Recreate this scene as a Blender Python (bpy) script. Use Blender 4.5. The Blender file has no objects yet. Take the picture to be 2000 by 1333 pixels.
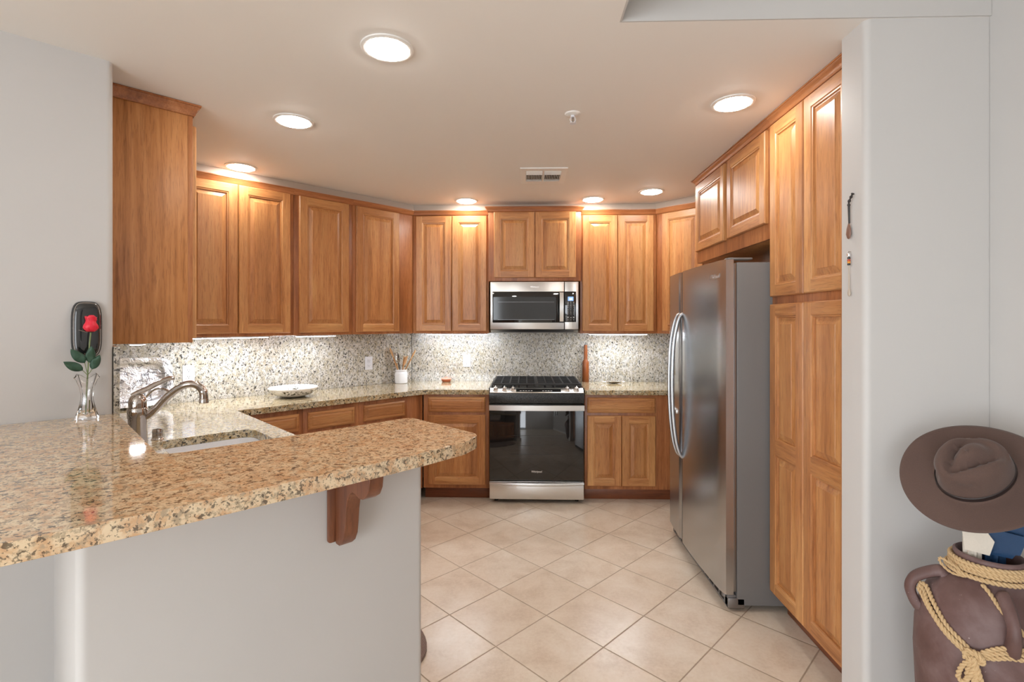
import bpy, bmesh, math, random
from mathutils import Vector, Matrix
from mathutils.geometry import tessellate_polygon
random.seed(7)
SC = bpy.context.scene
COL = SC.collection
R = math.radians
# ------------------------------------------------------------------ camera, world, light, exposure
cam_d = bpy.data.cameras.new('camera'); cam = bpy.data.objects.new('camera', cam_d); COL.objects.link(cam)
cam.location = (0, 0, 1.46); cam.rotation_euler = (R(90), 0, R(1.6))
cam_d.sensor_width = 36; cam_d.lens = 975 / 2000 * 36; cam_d.shift_y = -36 / 2000
cam_d.clip_start = .02
SC.camera = cam
vs = SC.view_settings
vs.view_transform = 'Standard'; vs.look = 'None'; vs.gamma = 1; vs.use_curve_mapping = False
vs.exposure = 0.42
world = bpy.data.worlds.new('world'); SC.world = world; world.use_nodes = True
world.node_tree.nodes['Background'].inputs[0].default_value = (.80, .90, 1, 1)
world.node_tree.nodes['Background'].inputs[1].default_value = 1.2
LAMP = 58.0      # emission of the recessed lamps
STRIP = 62.0     # emission of the under cabinet strips
DAY = 72.0       # power outside each dining room window; the back one is added fill
CEIL = 2.49; TRAY = 2.78
def day_light(name, loc, rot, sx, sy, power):
    l = bpy.data.lights.new(name, 'AREA'); l.shape = 'RECTANGLE'; l.size = sx; l.size_y = sy
    l.energy = power; l.color = (.90, .95, 1)
    o = bpy.data.objects.new(name, l); COL.objects.link(o); o.location = loc; o.rotation_euler = rot
    return o
day_light('fill_light_back', (-1.9, -3.42, 1.2), (R(90), 0, 0), 2.6, 2.1, DAY * 1.35)  # area light added as fill behind an unseen back window
day_light('daylight_left', (-3.99, -1.6, 1.2), (R(90), 0, -R(90)), 2.2, 2.1, DAY * 1.5)
day_light('daylight_right', (1.80, -2.35, 1.75), (R(90), 0, R(90)), 1.3, 1.2, DAY * 1.2)

# ------------------------------------------------------------------ frames
TH = R(46)
EA = Vector((math.cos(TH), math.sin(TH))); EB = Vector((-math.sin(TH), math.cos(TH)))
def W(a, b): v = EA * a + EB * b; return (v.x, v.y)
def W3(a, b, z): v = EA * a + EB * b; return Vector((v.x, v.y, z))

# ------------------------------------------------------------------ mesh builder
class MB:
    def __init__(s): s.v = []; s.f = []; s.m = []; s.sm = []
    def add(s, vs_, fs, mat=0, smooth=False):
        o = len(s.v); s.v += [tuple(p) for p in vs_]
        for f in fs: s.f.append([i + o for i in f]); s.m.append(mat); s.sm.append(smooth)
    def bm(s, bm, mat=0, smooth=False, M=None):
        bm.verts.ensure_lookup_table(); bm.verts.index_update()
        s.add([(M @ v.co if M else v.co) for v in bm.verts], [[v.index for v in f.verts] for f in bm.faces], mat, smooth)
        bm.free()
    def box(s, x0, x1, y0, y1, z0, z1, bev=0, mat=0, seg=2, M=None):
        bm = bmesh.new(); bmesh.ops.create_cube(bm, size=1)
        for v in bm.verts:
            v.co = Vector((x0 + (v.co.x + .5) * (x1 - x0), y0 + (v.co.y + .5) * (y1 - y0), z0 + (v.co.z + .5) * (z1 - z0)))
        if bev: bmesh.ops.bevel(bm, geom=bm.edges[:], offset=bev, segments=seg, profile=.5, affect='EDGES')
        s.bm(bm, mat, False, M)
    def lathe(s, prof, n=32, mat=0, M=None, smooth=True, cap=True):
        vs_ = []
        for r, z in prof:
            for k in range(n):
                t = 2 * math.pi * k / n; vs_.append(Vector((r * math.cos(t), r * math.sin(t), z)))
        fs = []
        for i in range(len(prof) - 1):
            for k in range(n):
                k2 = (k + 1) % n; fs.append((i * n + k, i * n + k2, (i + 1) * n + k2, (i + 1) * n + k))
        if cap:
            if prof[0][0] > 1e-6: fs.append(tuple(range(n - 1, -1, -1)))
            if prof[-1][0] > 1e-6: fs.append(tuple((len(prof) - 1) * n + k for k in range(n)))
        s.add([(M @ v if M else v) for v in vs_], fs, mat, smooth)
    def tube(s, pts, r, n=10, mat=0, cap=True, closed=False, flat=1.0):
        pts = [Vector(p) for p in pts]; N = len(pts)
        rs = r if isinstance(r, (list, tuple)) else [r] * N
        T = []
        for i in range(N):
            a = pts[(i - 1) % N] if (i > 0 or closed) else pts[0]; b = pts[(i + 1) % N] if (i < N - 1 or closed) else pts[-1]
            t = (b - a); T.append(t.normalized() if t.length > 1e-9 else Vector((0, 0, 1)))
        u = T[0].orthogonal().normalized(); vs_ = []
        for i in range(N):
            u = (u - T[i] * u.dot(T[i])); u = u.normalized() if u.length > 1e-6 else T[i].orthogonal().normalized()
            w = T[i].cross(u)
            for k in range(n):
                t = 2 * math.pi * k / n; vs_.append(pts[i] + u * math.cos(t) * rs[i] + w * math.sin(t) * rs[i] * flat)
        fs = []
        for i in range(N if closed else N - 1):
            j = (i + 1) % N
            for k in range(n):
                k2 = (k + 1) % n; fs.append((i * n + k, i * n + k2, j * n + k2, j * n + k))
        if cap and not closed:
            fs.append(tuple(range(n - 1, -1, -1))); fs.append(tuple((N - 1) * n + k for k in range(n)))
        s.add(vs_, fs, mat, True)
    def prism(s, outer, z0, z1, holes=(), mat=0, M=None):
        loops = [list(outer)] + [list(h) for h in holes]
        flat = [p for l in loops for p in l]; n = len(flat)
        tris = tessellate_polygon([[Vector((p[0], p[1], 0)) for p in l] for l in loops])
        vs_ = [Vector((p[0], p[1], z0)) for p in flat] + [Vector((p[0], p[1], z1)) for p in flat]
        fs = []
        for t in tris:
            a, b, c = (Vector((flat[i][0], flat[i][1])) for i in t)
            if (b - a).cross(c - a) < 0: t = (t[0], t[2], t[1])
            fs.append(tuple(i + n for i in t)); fs.append((t[2], t[1], t[0]))
        o = 0
        for li, l in enumerate(loops):
            m = len(l); area = sum(l[i][0] * l[(i + 1) % m][1] - l[(i + 1) % m][0] * l[i][1] for i in range(m))
            ccw = (area > 0) == (li == 0)
            for i in range(m):
                j = (i + 1) % m; q = (o + i, o + j, n + o + j, n + o + i)
                fs.append(q if ccw else q[::-1])
            o += m
        s.add([(M @ v if M else v) for v in vs_], fs, mat, True)
    def build(s, name, mats, parent=None, loc=None, rotz=0, sharp=35, mods=None):
        me = bpy.data.meshes.new(name); me.from_pydata(s.v, [], s.f)
        for m in (mats if isinstance(mats, (list, tuple)) else [mats]): me.materials.append(m)
        me.polygons.foreach_set('material_index', s.m); me.polygons.foreach_set('use_smooth', s.sm); me.update()
        bm = bmesh.new(); bm.from_mesh(me); bmesh.ops.recalc_face_normals(bm, faces=bm.faces[:]); bm.to_mesh(me); bm.free()
        me.set_sharp_from_angle(angle=R(sharp))
        o = bpy.data.objects.new(name, me); COL.objects.link(o)
        if parent: o.parent = parent
        if loc is not None: o.location = loc; o.rotation_euler = (0, 0, rotz)
        return o
def thing(name, label, cat, loc=(0, 0, 0), rotz=0, group=None):
    o = bpy.data.objects.new(name, None); COL.objects.link(o); o.empty_display_size = .05
    o.location = loc; o.rotation_euler = (0, 0, rotz); return tag(o, label, cat, group)
def tag(o, label, cat, group=None):
    o['label'] = label; o['category'] = cat
    if group: o['group'] = group
    return o
def struct(o): o['kind'] = 'structure'; return o
def copy_tree(o, parent=None):
    c = o.copy(); COL.objects.link(c)
    if parent: c.parent = parent
    for ch in [x for x in COL.objects if x.parent == o]: copy_tree(ch, c)
    return c
def arc(cx, cy, r, a0, a1, n=6): return [(cx + r * math.cos(R(a0 + (a1 - a0) * i / n)), cy + r * math.sin(R(a0 + (a1 - a0) * i / n))) for i in range(n + 1)]
def smooth_path(P, sub=8, closed=False):
    P = [Vector(p) for p in P]; n = len(P); out = []
    for i in range(n if closed else n - 1):
        g = lambda k: P[k % n] if closed else P[min(max(k, 0), n - 1)]
        p0, p1, p2, p3 = g(i - 1), g(i), g(i + 1), g(i + 2)
        for k in range(sub):
            t = k / sub
            out.append(.5 * ((2 * p1) + (p2 - p0) * t + (2 * p0 - 5 * p1 + 4 * p2 - p3) * t * t + (3 * p1 - p0 - 3 * p2 + p3) * t ** 3))
    if not closed: out.append(P[-1])
    return out
def text(name, body, size, mat, parent, loc, rot, squash=1.0, shear=0, depth=.0006):
    c = bpy.data.curves.new(name, 'FONT'); c.body = body; c.size = size; c.align_x = 'CENTER'; c.align_y = 'CENTER'
    c.extrude = depth; c.shear = shear; c.resolution_u = 3
    t = bpy.data.objects.new(name, c); COL.objects.link(t)
    me = bpy.data.meshes.new_from_object(t.evaluated_get(bpy.context.evaluated_depsgraph_get()))
    bpy.data.objects.remove(t); bpy.data.curves.remove(c)
    for v in me.vertices: v.co.x *= squash
    me.materials.clear(); me.materials.append(mat); me.name = name
    o = bpy.data.objects.new(name, me); COL.objects.link(o); o.parent = parent; o.location = loc; o.rotation_euler = rot
    return o

# ------------------------------------------------------------------ materials
class NT:
    def __init__(s, name):
        s.mat = bpy.data.materials.new(name); s.mat.use_nodes = True; s.t = s.mat.node_tree
        s.p = s.t.nodes['Principled BSDF']; s.out = s.t.nodes['Material Output']
    def n(s, kind, **kw):
        d = s.t.nodes.new(kind)
        for k, v in kw.items():
            if k in d.inputs: d.inputs[k].default_value = v
            else: setattr(d, k, v)
        return d
    def l(s, a, b): s.t.links.new(a, b)
    def ramp(s, fac, stops, interp='LINEAR'):
        d = s.n('ShaderNodeValToRGB'); d.color_ramp.interpolation = interp; e = d.color_ramp.elements
        while len(e) < len(stops): e.new(.5)
        for q, (p, c) in zip(e, stops): q.position = p; q.color = (*c, 1) if len(c) == 3 else c
        s.l(fac, d.inputs[0]); return d.outputs[0]
    def mix(s, fac, a, b, blend='MIX'):
        d = s.n('ShaderNodeMix', data_type='RGBA', blend_type=blend)
        for sock, val in ((d.inputs[0], fac), (d.inputs[6], a), (d.inputs[7], b)):
            if hasattr(val, 'links') or hasattr(val, 'is_linked'): s.l(val, sock)
            else: sock.default_value = val if isinstance(val, (int, float)) else (*val, 1)
        return d.outputs[2]
    def math(s, op, a, b=0.0):
        d = s.n('ShaderNodeMath', operation=op)
        for i, v in enumerate((a, b)):
            if isinstance(v, (int, float)): d.inputs[i].default_value = v
            else: s.l(v, d.inputs[i])
        return d.outputs[0]
    def coords(s, scale=(1, 1, 1), rnd=False, world=False, rot=(0, 0, 0)):
        if world: c = s.n('ShaderNodeNewGeometry').outputs['Position']
        else: c = s.n('ShaderNodeTexCoord').outputs['Object']
        if rnd:
            r = s.n('ShaderNodeObjectInfo').outputs['Random']; m = s.math('MULTIPLY', r, 37.3)
            cb = s.n('ShaderNodeCombineXYZ'); s.l(m, cb.inputs[0]); s.l(m, cb.inputs[1]); s.l(m, cb.inputs[2])
            ad = s.n('ShaderNodeVectorMath', operation='ADD'); s.l(c, ad.inputs[0]); s.l(cb.outputs[0], ad.inputs[1]); c = ad.outputs[0]
        mp = s.n('ShaderNodeMapping'); s.l(c, mp.inputs[0]); mp.inputs['Scale'].default_value = scale; mp.inputs['Rotation'].default_value = rot
        return mp.outputs[0]
    def noise(s, vec, scale, detail=4, rough=.5, dist=0):
        d = s.n('ShaderNodeTexNoise'); s.l(vec, d.inputs['Vector']); d.inputs['Scale'].default_value = scale
        d.inputs['Detail'].default_value = detail; d.inputs['Roughness'].default_value = rough; d.inputs['Distortion'].default_value = dist
        return d.outputs['Fac']
    def voro(s, vec, scale, out='Distance', feature='F1', rnd=1):
        d = s.n('ShaderNodeTexVoronoi', feature=feature); s.l(vec, d.inputs['Vector']); d.inputs['Scale'].default_value = scale
        d.inputs['Randomness'].default_value = rnd; return d.outputs[out]
    def bump(s, h, strength=.2, dist=.002):
        d = s.n('ShaderNodeBump'); d.inputs['Strength'].default_value = strength; d.inputs['Distance'].default_value = dist
        s.l(h, d.inputs['Height']); s.l(d.outputs[0], s.p.inputs['Normal'])
    def col(s, v):
        if hasattr(v, 'is_linked'): s.l(v, s.p.inputs['Base Color'])
        else: s.p.inputs['Base Color'].default_value = (*v, 1)
    def set(s, **kw):
        for k, v in kw.items(): s.p.inputs[k.replace('_', ' ')].default_value = v
        return s
def srgb(r, g, b): return tuple(((c / 255) / 12.92 if c <= 10 else ((c / 255 + .055) / 1.055) ** 2.4) for c in (r, g, b))
def plain(name, c, rough=.5, metal=0, bump=0, bscale=200, **kw):
    m = NT(name); m.set(Roughness=rough, Metallic=metal, **kw)
    v = m.coords(world=False); n = m.noise(v, bscale, 3)
    m.col(m.mix(n, tuple(x * .93 for x in c), tuple(min(1, x * 1.05) for x in c)))
    if bump: m.bump(n, bump, .001)
    return m.mat
def wood(name, dark, mid, light, axis='z', rough=.40, boards=True, cathedral=.35):
    m = NT(name)
    sc = {'z': (1, 1, .07), 'x': (.07, 1, 1), 'y': (1, .07, 1)}[axis]
    v = m.coords(sc, rnd=True)
    big = m.noise(v, 8, 5, .58, cathedral * 2); fine = m.noise(v, 60, 4, .65, .1); pore = m.noise(v, 190, 2, .6)
    c = m.ramp(m.math('ADD', m.math('MULTIPLY', big, .65), m.math('MULTIPLY', fine, .35)), [(.34, dark), (.48, mid), (.63, light)])
    if boards:
        sx = {'z': (11, 0, 0), 'x': (0, 0, 11), 'y': (11, 0, 0)}[axis]
        bv = m.coords(sx, rnd=True); fl = m.n('ShaderNodeVectorMath', operation='FLOOR'); m.l(bv, fl.inputs[0])
        wn = m.n('ShaderNodeTexWhiteNoise'); m.l(fl.outputs[0], wn.inputs['Vector'])
        c = m.mix(m.math('MULTIPLY', wn.outputs['Value'], .5), c, tuple(x * .68 for x in mid), 'MIX')
    pm = m.ramp(pore, [(.36, (.50, .42, .36)), (.47, (1, 1, 1))])
    c = m.mix(.42, c, pm, 'MULTIPLY')
    m.col(c); m.set(Roughness=rough); m.p.inputs['Coat Weight'].default_value = .18; m.p.inputs['Coat Roughness'].default_value = .34
    m.bump(fine, .06, .001); return m.mat
D, Mi, L = srgb(142, 84, 40), srgb(190, 128, 74), srgb(212, 158, 100)
WOOD_V = wood('wood_vertical_grain', D, Mi, L, 'z'); WOOD_H = wood('wood_horizontal_grain', D, Mi, L, 'x')
FD, FM, FL = srgb(130, 76, 40), srgb(166, 102, 57), srgb(186, 124, 76)
FRAME_V = wood('frame_wood', FD, FM, FL, 'z', boards=False); FRAME_H = wood('rail_wood', FD, FM, FL, 'x', boards=False)
PANEL = wood('cabinet_side_wood', srgb(148, 92, 46), srgb(184, 122, 68), srgb(200, 140, 86), 'z', boards=False, cathedral=1.6)
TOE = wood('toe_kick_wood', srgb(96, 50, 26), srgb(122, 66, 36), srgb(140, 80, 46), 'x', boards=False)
CORB = wood('bracket_wood', srgb(84, 44, 24), srgb(110, 62, 36), srgb(128, 76, 46), 'z', boards=False)
SPOON = wood('pale_utensil_wood', srgb(150, 100, 55), srgb(190, 140, 88), srgb(214, 172, 122), 'z', boards=False)
MILLW = wood('mill_wood', srgb(92, 44, 18), srgb(130, 68, 30), srgb(158, 88, 42), 'z', boards=False, rough=.25)
def granite(name, base, warm, grey, dark, rough=.09, sc=1.0, amt=1.0, d0=.60, warmth=.45, diag=False):
    m = NT(name); v = m.coords((1, .62, .62), world=True, rot=(R(20), R(45), R(20))) if diag else m.coords(world=True)
    big = m.noise(v, 8 * sc, 4, .6); md = m.noise(v, 34 * sc, 4, .65, .4)
    c = m.mix(m.ramp(md, [(.44, (0, 0, 0)), (.60, (1, 1, 1))]), base, warm)
    c = m.mix(m.ramp(m.noise(v, 62 * sc, 3, .6), [(.53, (0, 0, 0)), (.62, (.9, .9, .9))]), c, grey)
    c = m.mix(m.math('MULTIPLY', m.ramp(big, [(.45, (0, 0, 0)), (.66, (1, 1, 1))]), warmth), c, warm)
    d1 = m.noise(v, 75 * sc, 3, .62, .3)
    c = m.mix(m.ramp(d1, [(d0, (0, 0, 0)), (d0 + .035, (amt, amt, amt))]), c, dark)
    d2 = m.noise(v, 160 * sc, 2, .55)
    c = m.mix(m.ramp(d2, [(.585, (0, 0, 0)), (.63, (.8, .8, .8))]), c, tuple(x * .45 for x in grey))
    m.col(c); m.set(Roughness=rough, Coat_Weight=.5, Coat_Roughness=.04); return m.mat
GRANITE = granite('granite', srgb(214, 202, 172), srgb(182, 152, 104), srgb(150, 144, 122), srgb(40, 34, 24), d0=.565)
SPLASH = granite('granite_backsplash', srgb(216, 212, 206), srgb(186, 175, 154), srgb(154, 150, 143), srgb(40, 37, 34), rough=.14, sc=1.35, d0=.575, amt=.92, diag=True)
BARTOP = granite('granite_bar', srgb(226, 203, 168), srgb(206, 166, 126), srgb(174, 154, 126), srgb(54, 42, 30), rough=.06, sc=1.05, amt=.80, warmth=.35, d0=.572)
def paint(name, c, rough=.55):
    m = NT(name); v = m.coords(world=True); n = m.noise(v, 55, 3, .5); m.col(c); m.set(Roughness=rough)
    m.bump(n, .05, .002); return m.mat
WALL = paint('wall_paint', srgb(198, 195, 192)); CEILM = paint('ceiling_paint', srgb(236, 232, 227), .7)
WALLW = paint('wall_end_paint', srgb(226, 226, 226), .4)
TRIMW = plain('white_trim', srgb(238, 236, 232), .35)
def tile_mat():
    m = NT('floor_tile'); v = m.coords(world=True, rot=(0, 0, -TH))
    sx = m.n('ShaderNodeSeparateXYZ'); m.l(v, sx.inputs[0])
    P = .342; masks = []; ids = []
    for ax, off in ((0, 1.863), (1, 1.657)):
        q = m.math('DIVIDE', m.math('SUBTRACT', sx.outputs[ax], off - 30 * P), P); fr = m.math('FRACT', q); ids.append(m.math('FLOOR', q))
        e = m.math('MINIMUM', fr, m.math('SUBTRACT', 1.0, fr)); masks.append(e)
    edge = m.math('MINIMUM', masks[0], masks[1])
    wob = m.noise(m.coords(world=True), 30, 2)
    g = m.ramp(m.math('ADD', edge, m.math('MULTIPLY', m.math('SUBTRACT', wob, .5), .006)), [(.0065, (1, 1, 1)), (.0105, (0, 0, 0))])
    cb = m.n('ShaderNodeCombineXYZ'); m.l(ids[0], cb.inputs[0]); m.l(ids[1], cb.inputs[1])
    wn = m.n('ShaderNodeTexWhiteNoise'); m.l(cb.outputs[0], wn.inputs['Vector'])
    ad = m.n('ShaderNodeVectorMath', operation='MULTIPLY_ADD'); m.l(cb.outputs[0], ad.inputs[0]); ad.inputs[1].default_value = (5.3, 3.1, 1.7)
    m.l(m.coords(world=True), ad.inputs[2])
    n1 = m.noise(ad.outputs[0], 5, 6, .6, .4); n2 = m.noise(ad.outputs[0], 60, 4, .7)
    c = m.ramp(m.math('ADD', m.math('MULTIPLY', n1, .7), m.math('MULTIPLY', n2, .3)), [(.33, srgb(206, 188, 168)), (.5, srgb(224, 210, 192)), (.68, srgb(234, 224, 209))])
    c = m.mix(m.math('MULTIPLY', wn.outputs['Value'], .22), c, srgb(216, 194, 170))
    c = m.mix(g, c, srgb(168, 150, 130))
    m.col(c); rr = m.mix(g, (.24, .24, .24), (.8, .8, .8)); m.l(rr, m.p.inputs['Roughness'])
    m.bump(m.math('SUBTRACT', 1.0, g), .5, .002); return m.mat
TILE = tile_mat()
def steel(name, c=(.60, .60, .60), rough=.30, axis=(3, 3, .2), aniso=.0):
    m = NT(name); v = m.coords(axis); n = m.noise(v, 260, 3, .6)
    m.col(m.mix(n, tuple(x * .92 for x in c), c)); m.set(Metallic=1.0, Roughness=rough); m.bump(n, .03, .0005); return m.mat
STEEL = steel('stainless_steel', (.51, .52, .535), .27); STEELH = steel('stainless_steel_horizontal', (.80, .80, .79), .30, (.2, 3, 3))
FSIDE = plain('fridge_side_grey', srgb(112, 110, 109), .38, 0, .05, 400)
DSTEEL = steel('dark_steel', (.30, .30, .31), .35)
CHROME = plain('brushed_nickel', (.52, .47, .43), .12, 1)
SILVER = plain('polished_aluminium', (.86, .86, .88), .16, 1)
BLACKG = plain('black_glass', (.012, .012, .012), .04, 0, Coat_Weight=.5)
BLACK = plain('black_enamel', (.014, .014, .014), .25); IRON = plain('cast_iron', (.02, .02, .021), .55, 0, .1, 300)
DARK = plain('dark_recess', (.01, .009, .008), .8)
WHITEP = plain('white_plastic', srgb(222, 222, 228), .3); CERAM = plain('white_ceramic', srgb(238, 238, 240), .12)
SLOTM = plain('socket_slot', (.03, .03, .03), .6)
LEDS = plain('printed_grey', srgb(205, 205, 205), .4)
LOGO = plain('logo_silver', (.85, .85, .85), .25, 1)
def emit(name, c, s):
    m = NT(name); m.set(Roughness=.5); m.p.inputs['Emission Color'].default_value = (*c, 1); m.p.inputs['Emission Strength'].default_value = s
    m.col(c); return m.mat
LAMPM = emit('lamp_lens', (1, .965, .91), LAMP); STRIPM = emit('led_strip', (.88, .94, 1), STRIP); PUCK = emit('puck_lens', (.88, .94, 1), STRIP)
DISP = emit('display_blue', (.20, .34, .62), .8); DIGIT = emit('display_digit', (.85, .92, 1), 2.5)
def glass_thin():
    m = NT('window_glass'); t = m.n('ShaderNodeBsdfTransparent'); g = m.n('ShaderNodeBsdfGlossy'); g.inputs['Roughness'].default_value = .01
    f = m.n('ShaderNodeFresnel'); f.inputs[0].default_value = 1.45; x = m.n('ShaderNodeMixShader')
    m.l(f.outputs[0], x.inputs[0]); m.l(t.outputs[0], x.inputs[1]); m.l(g.outputs[0], x.inputs[2]); m.l(x.outputs[0], m.out.inputs[0]); return m.mat
GLASSW = glass_thin()
CRYST = NT('crystal').set(Roughness=.01, IOR=1.5); CRYST.p.inputs['Transmission Weight'].default_value = 1; CRYST.col((1, 1, 1)); CRYST = CRYST.mat
SMOKE = plain('smoked_window', (.022, .022, .021), .08)

# ------------------------------------------------------------------ setting
m = MB(); m.prism([(-4.2, -3.6), (2.2, -3.6), (2.2, 4.9), (-4.2, 4.9)], -.08, 0); struct(m.build('floor', TILE))
m = MB(); m.prism([(-4.2, -3.6), (2.2, -3.6), (2.2, 4.9), (-4.2, 4.9)], CEIL, CEIL + .06, [[(.321, -3.2), (1.60, -3.2), (1.60, 1.7225), (.321, 1.7225)]])
m.prism([(.29, -3.25), (1.70, -3.25), (1.70, 1.75), (.29, 1.75)], TRAY, TRAY + .06)
for x0, x1, y0, y1 in ((.3213, .328, -3.199, 1.7155), (.3213, 1.559, 1.716, 1.7222), (.3285, 1.559, -3.1995, -3.193)): m.box(x0, x1, y0, y1, CEIL + .0002, TRAY - .0005, 0, 1)  # tray sides in darker wall paint, standing in for their shade
struct(m.build('ceiling', [CEILM, WALL]))
m = MB(); m.box(-1.25, 1.97, 4.68, 4.80, 0, CEIL); struct(m.build('wall_back', WALL))
m = MB(); m.prism([W(.1, 4.03), W(2.75, 4.03), W(2.75, 4.15), W(.1, 4.15)], 0, CEIL); struct(m.build('wall_back_left', WALL))
rr = .022
corner = [W(.255 - rr + rr * math.sin(R(t)), 2.515 + rr - rr * math.cos(R(t))) for t in range(0, 91, 15)]
m = MB(); m.prism([W(-2.9, 2.515)] + corner + [W(.255, 4.03), W(.115, 4.03), W(.115, 2.655), W(-2.9, 2.655)], 0, CEIL); struct(m.build('wall_left', WALL))
# half wall that carries the bar
pr = .022
def rc(a, b, t0, t1): return [W(a + pr * math.cos(R(t)), b + pr * math.sin(R(t))) for t in range(t0, t1 + (1 if t1 > t0 else -1), 15 if t1 > t0 else -15)]
m = MB(); m.prism([W(.082, 2.515)] + rc(.082 + pr, 1.46 + pr, 180, 270) + rc(.997 - pr, 1.46 + pr, 270, 360) + rc(.997 - pr, 1.60 - pr, 0, 90) + [W(.235, 1.60), W(.235, 2.515)], 0, 1.061)
struct(m.build('wall_bar', WALL))
m = MB()
q = .022; st = [(1.15 + q - q * math.cos(R(t)), 1.725 + q - q * math.sin(R(t))) for t in range(90, -1, -15)]
m.prism([(1.97, 1.725), (1.97, 4.68), (1.85, 4.68), (1.85, 1.855)] + [(1.15 + .004, 1.855), (1.15, 1.851)] + st[::-1], 0, CEIL)
struct(m.build('wall_right', WALL))
def holed(axis, lo, hi, c0, c1, o0, o1, z0, z1, top):
    mm = MB()
    for u0, u1, w0, w1 in ((lo, o0, 0, top), (o1, hi, 0, top), (o0, o1, 0, z0), (o0, o1, z1, top)):
        if w1 - w0 > .001: mm.box(*((u0, u1, c0, c1) if axis == 'x' else (c0, c1, u0, u1)), w0, w1)
    return mm
struct(holed('y', -3.3, 1.7235, 1.56, 1.70, -3.0, -1.7, 1.15, 2.35, TRAY).build('wall_dining_right', WALL))
struct(holed('x', -4.0, 1.7, -3.32, -3.2, -3.2, -.6, 0, 2.25, CEIL).build('wall_dining_back', WALL))
struct(holed('y', -3.3, .2, -3.9, -3.78, -2.7, -.5, 0, 2.25, CEIL).build('wall_dining_left', WALL))
for k, (ox, oy, rz_, w_, z0, z1, nb) in enumerate(((-3.2, -3.26, 0, 2.6, 0.0, 2.25, 3), (-3.84, -.5, -90, 2.2, 0, 2.25, 2), (1.63, -3.0, 90, 1.3, 1.15, 2.35, 2))):  # unseen windows; the first is added for fill light
    w = bpy.data.objects.new(f'window_{k+1}', None); COL.objects.link(w); w.location = (ox, oy, z0); w.rotation_euler = (0, 0, R(rz_)); struct(w); f = MB(); t = .05
    for c0, c1 in ((.0005, t), (z1 - z0 - t, z1 - z0 - .0005)): f.box(.0005, w_ - .0005, -.03, .03, c0, c1, .004)
    for i in range(nb + 1): xx = .0005 + (w_ - t - .001) * i / nb; f.box(xx, xx + t, -.03, .03, t, z1 - z0 - t, .004)
    f.build('window_frame', TRIMW, w); g = MB(); g.box(t * .5, w_ - t * .5, -.004, .004, t * .5, z1 - z0 - t * .5); g.build('window_pane', GLASSW, w)
sy_ = FB0 = 3.728
ic = (4.348 - FB0 * math.cos(TH)) / math.sin(TH)
m = MB(); m.prism([W(.57, FB0), W(ic, FB0), (1.119, 4.348), (1.60, 3.867), (1.849, 3.867), (1.849, 4.679), (-1.08, 4.679), W(2.60, 4.029), W(.57, 4.029)], 2.4365, CEIL - .0005); struct(m.build('trim_1', paint('filler_ceiling_tone', srgb(180, 166, 152), .7)))  # filler added to close the dark gap, toned like the ceiling as lit
# baseboards
m = MB(); m.box(1.138, 1.1495, 1.716, 1.853, 0, .105, .003); m.box(1.138, 1.56, 1.712, 1.7245, 0, .105, .003); struct(m.build('baseboard_right', TRIMW))
m = MB(); m.box(1.548, 1.5595, -3.2, 1.71, 0, .105, .003); struct(m.build('baseboard_dining_right', TRIMW))
m = MB(); m.prism([W(.068, 2.514), W(.068, 1.447), W(1.010, 1.447), W(1.010, 1.612), W(.998, 1.612), W(.998, 1.459), W(.081, 1.459), W(.081, 2.514)], 0, .105); struct(m.build('baseboard_bar', TRIMW))
m = MB(); m.prism([W(-2.8, 2.502), W(.066, 2.502), W(.066, 2.514), W(-2.8, 2.514)], 0, .105); struct(m.build('baseboard_left', TRIMW))

# ------------------------------------------------------------------ cabinets
def door_mb(w, h, panels=None, t=.020, st=.056):
    """raised panel door; local x 0..w, z 0..h, front at y=-t, back at y=0; slot 0 vertical grain, slot 1 horizontal grain"""
    b = MB(); e = .005
    panels = panels or [(st, h - st)]
    def quad(p, mat): b.add(p, [(0, 1, 2, 3)], mat)
    def ring(r0, r1, mats):
        (x0, x1, z0, z1, y0), (X0, X1, Z0, Z1, y1) = r0, r1
        A = [(x0, y0, z0), (x1, y0, z0), (x1, y0, z1), (x0, y0, z1)]; B = [(X0, y1, Z0), (X1, y1, Z0), (X1, y1, Z1), (X0, y1, Z1)]
        for i in range(4):
            j = (i + 1) % 4; quad([A[i], A[j], B[j], B[i]], mats[i % 2])
    quad([(0, 0, 0), (0, 0, h), (w, 0, h), (w, 0, 0)], 0)
    ring((0, w, 0, h, 0), (0, w, 0, h, -t + e), (0, 0)); ring((0, w, 0, h, -t + e), (e, w - e, e, h - e, -t), (1, 0))
    quad([(e, -t, e), (st, -t, e), (st, -t, h - e), (e, -t, h - e)], 0); quad([(w - st, -t, e), (w - e, -t, e), (w - e, -t, h - e), (w - st, -t, h - e)], 0)
    zs = [e] + [z for p in panels for z in p] + [h - e]
    for i in range(0, len(zs), 2): quad([(st, -t, zs[i]), (w - st, -t, zs[i]), (w - st, -t, zs[i + 1]), (st, -t, zs[i + 1])], 1)
    for z0, z1 in panels:
        prof = [(0, -t), (.004, -t + .0035), (.010, -t + .0045), (.012, -t + .0115), (.017, -t + .0115), (.040, -t + .003), (.0415, -t + .0012)]
        prev = None
        for k, (i, y) in enumerate(prof):
            cur = (st + i, w - st - i, z0 + i, z1 - i, y)
            if prev: ring(prev, cur, (1, 0) if k < 4 else (0, 0))
            prev = cur
        quad([(prev[0], prev[4], prev[2]), (prev[1], prev[4], prev[2]), (prev[1], prev[4], prev[3]), (prev[0], prev[4], prev[3])], 0)
    return b
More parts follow.
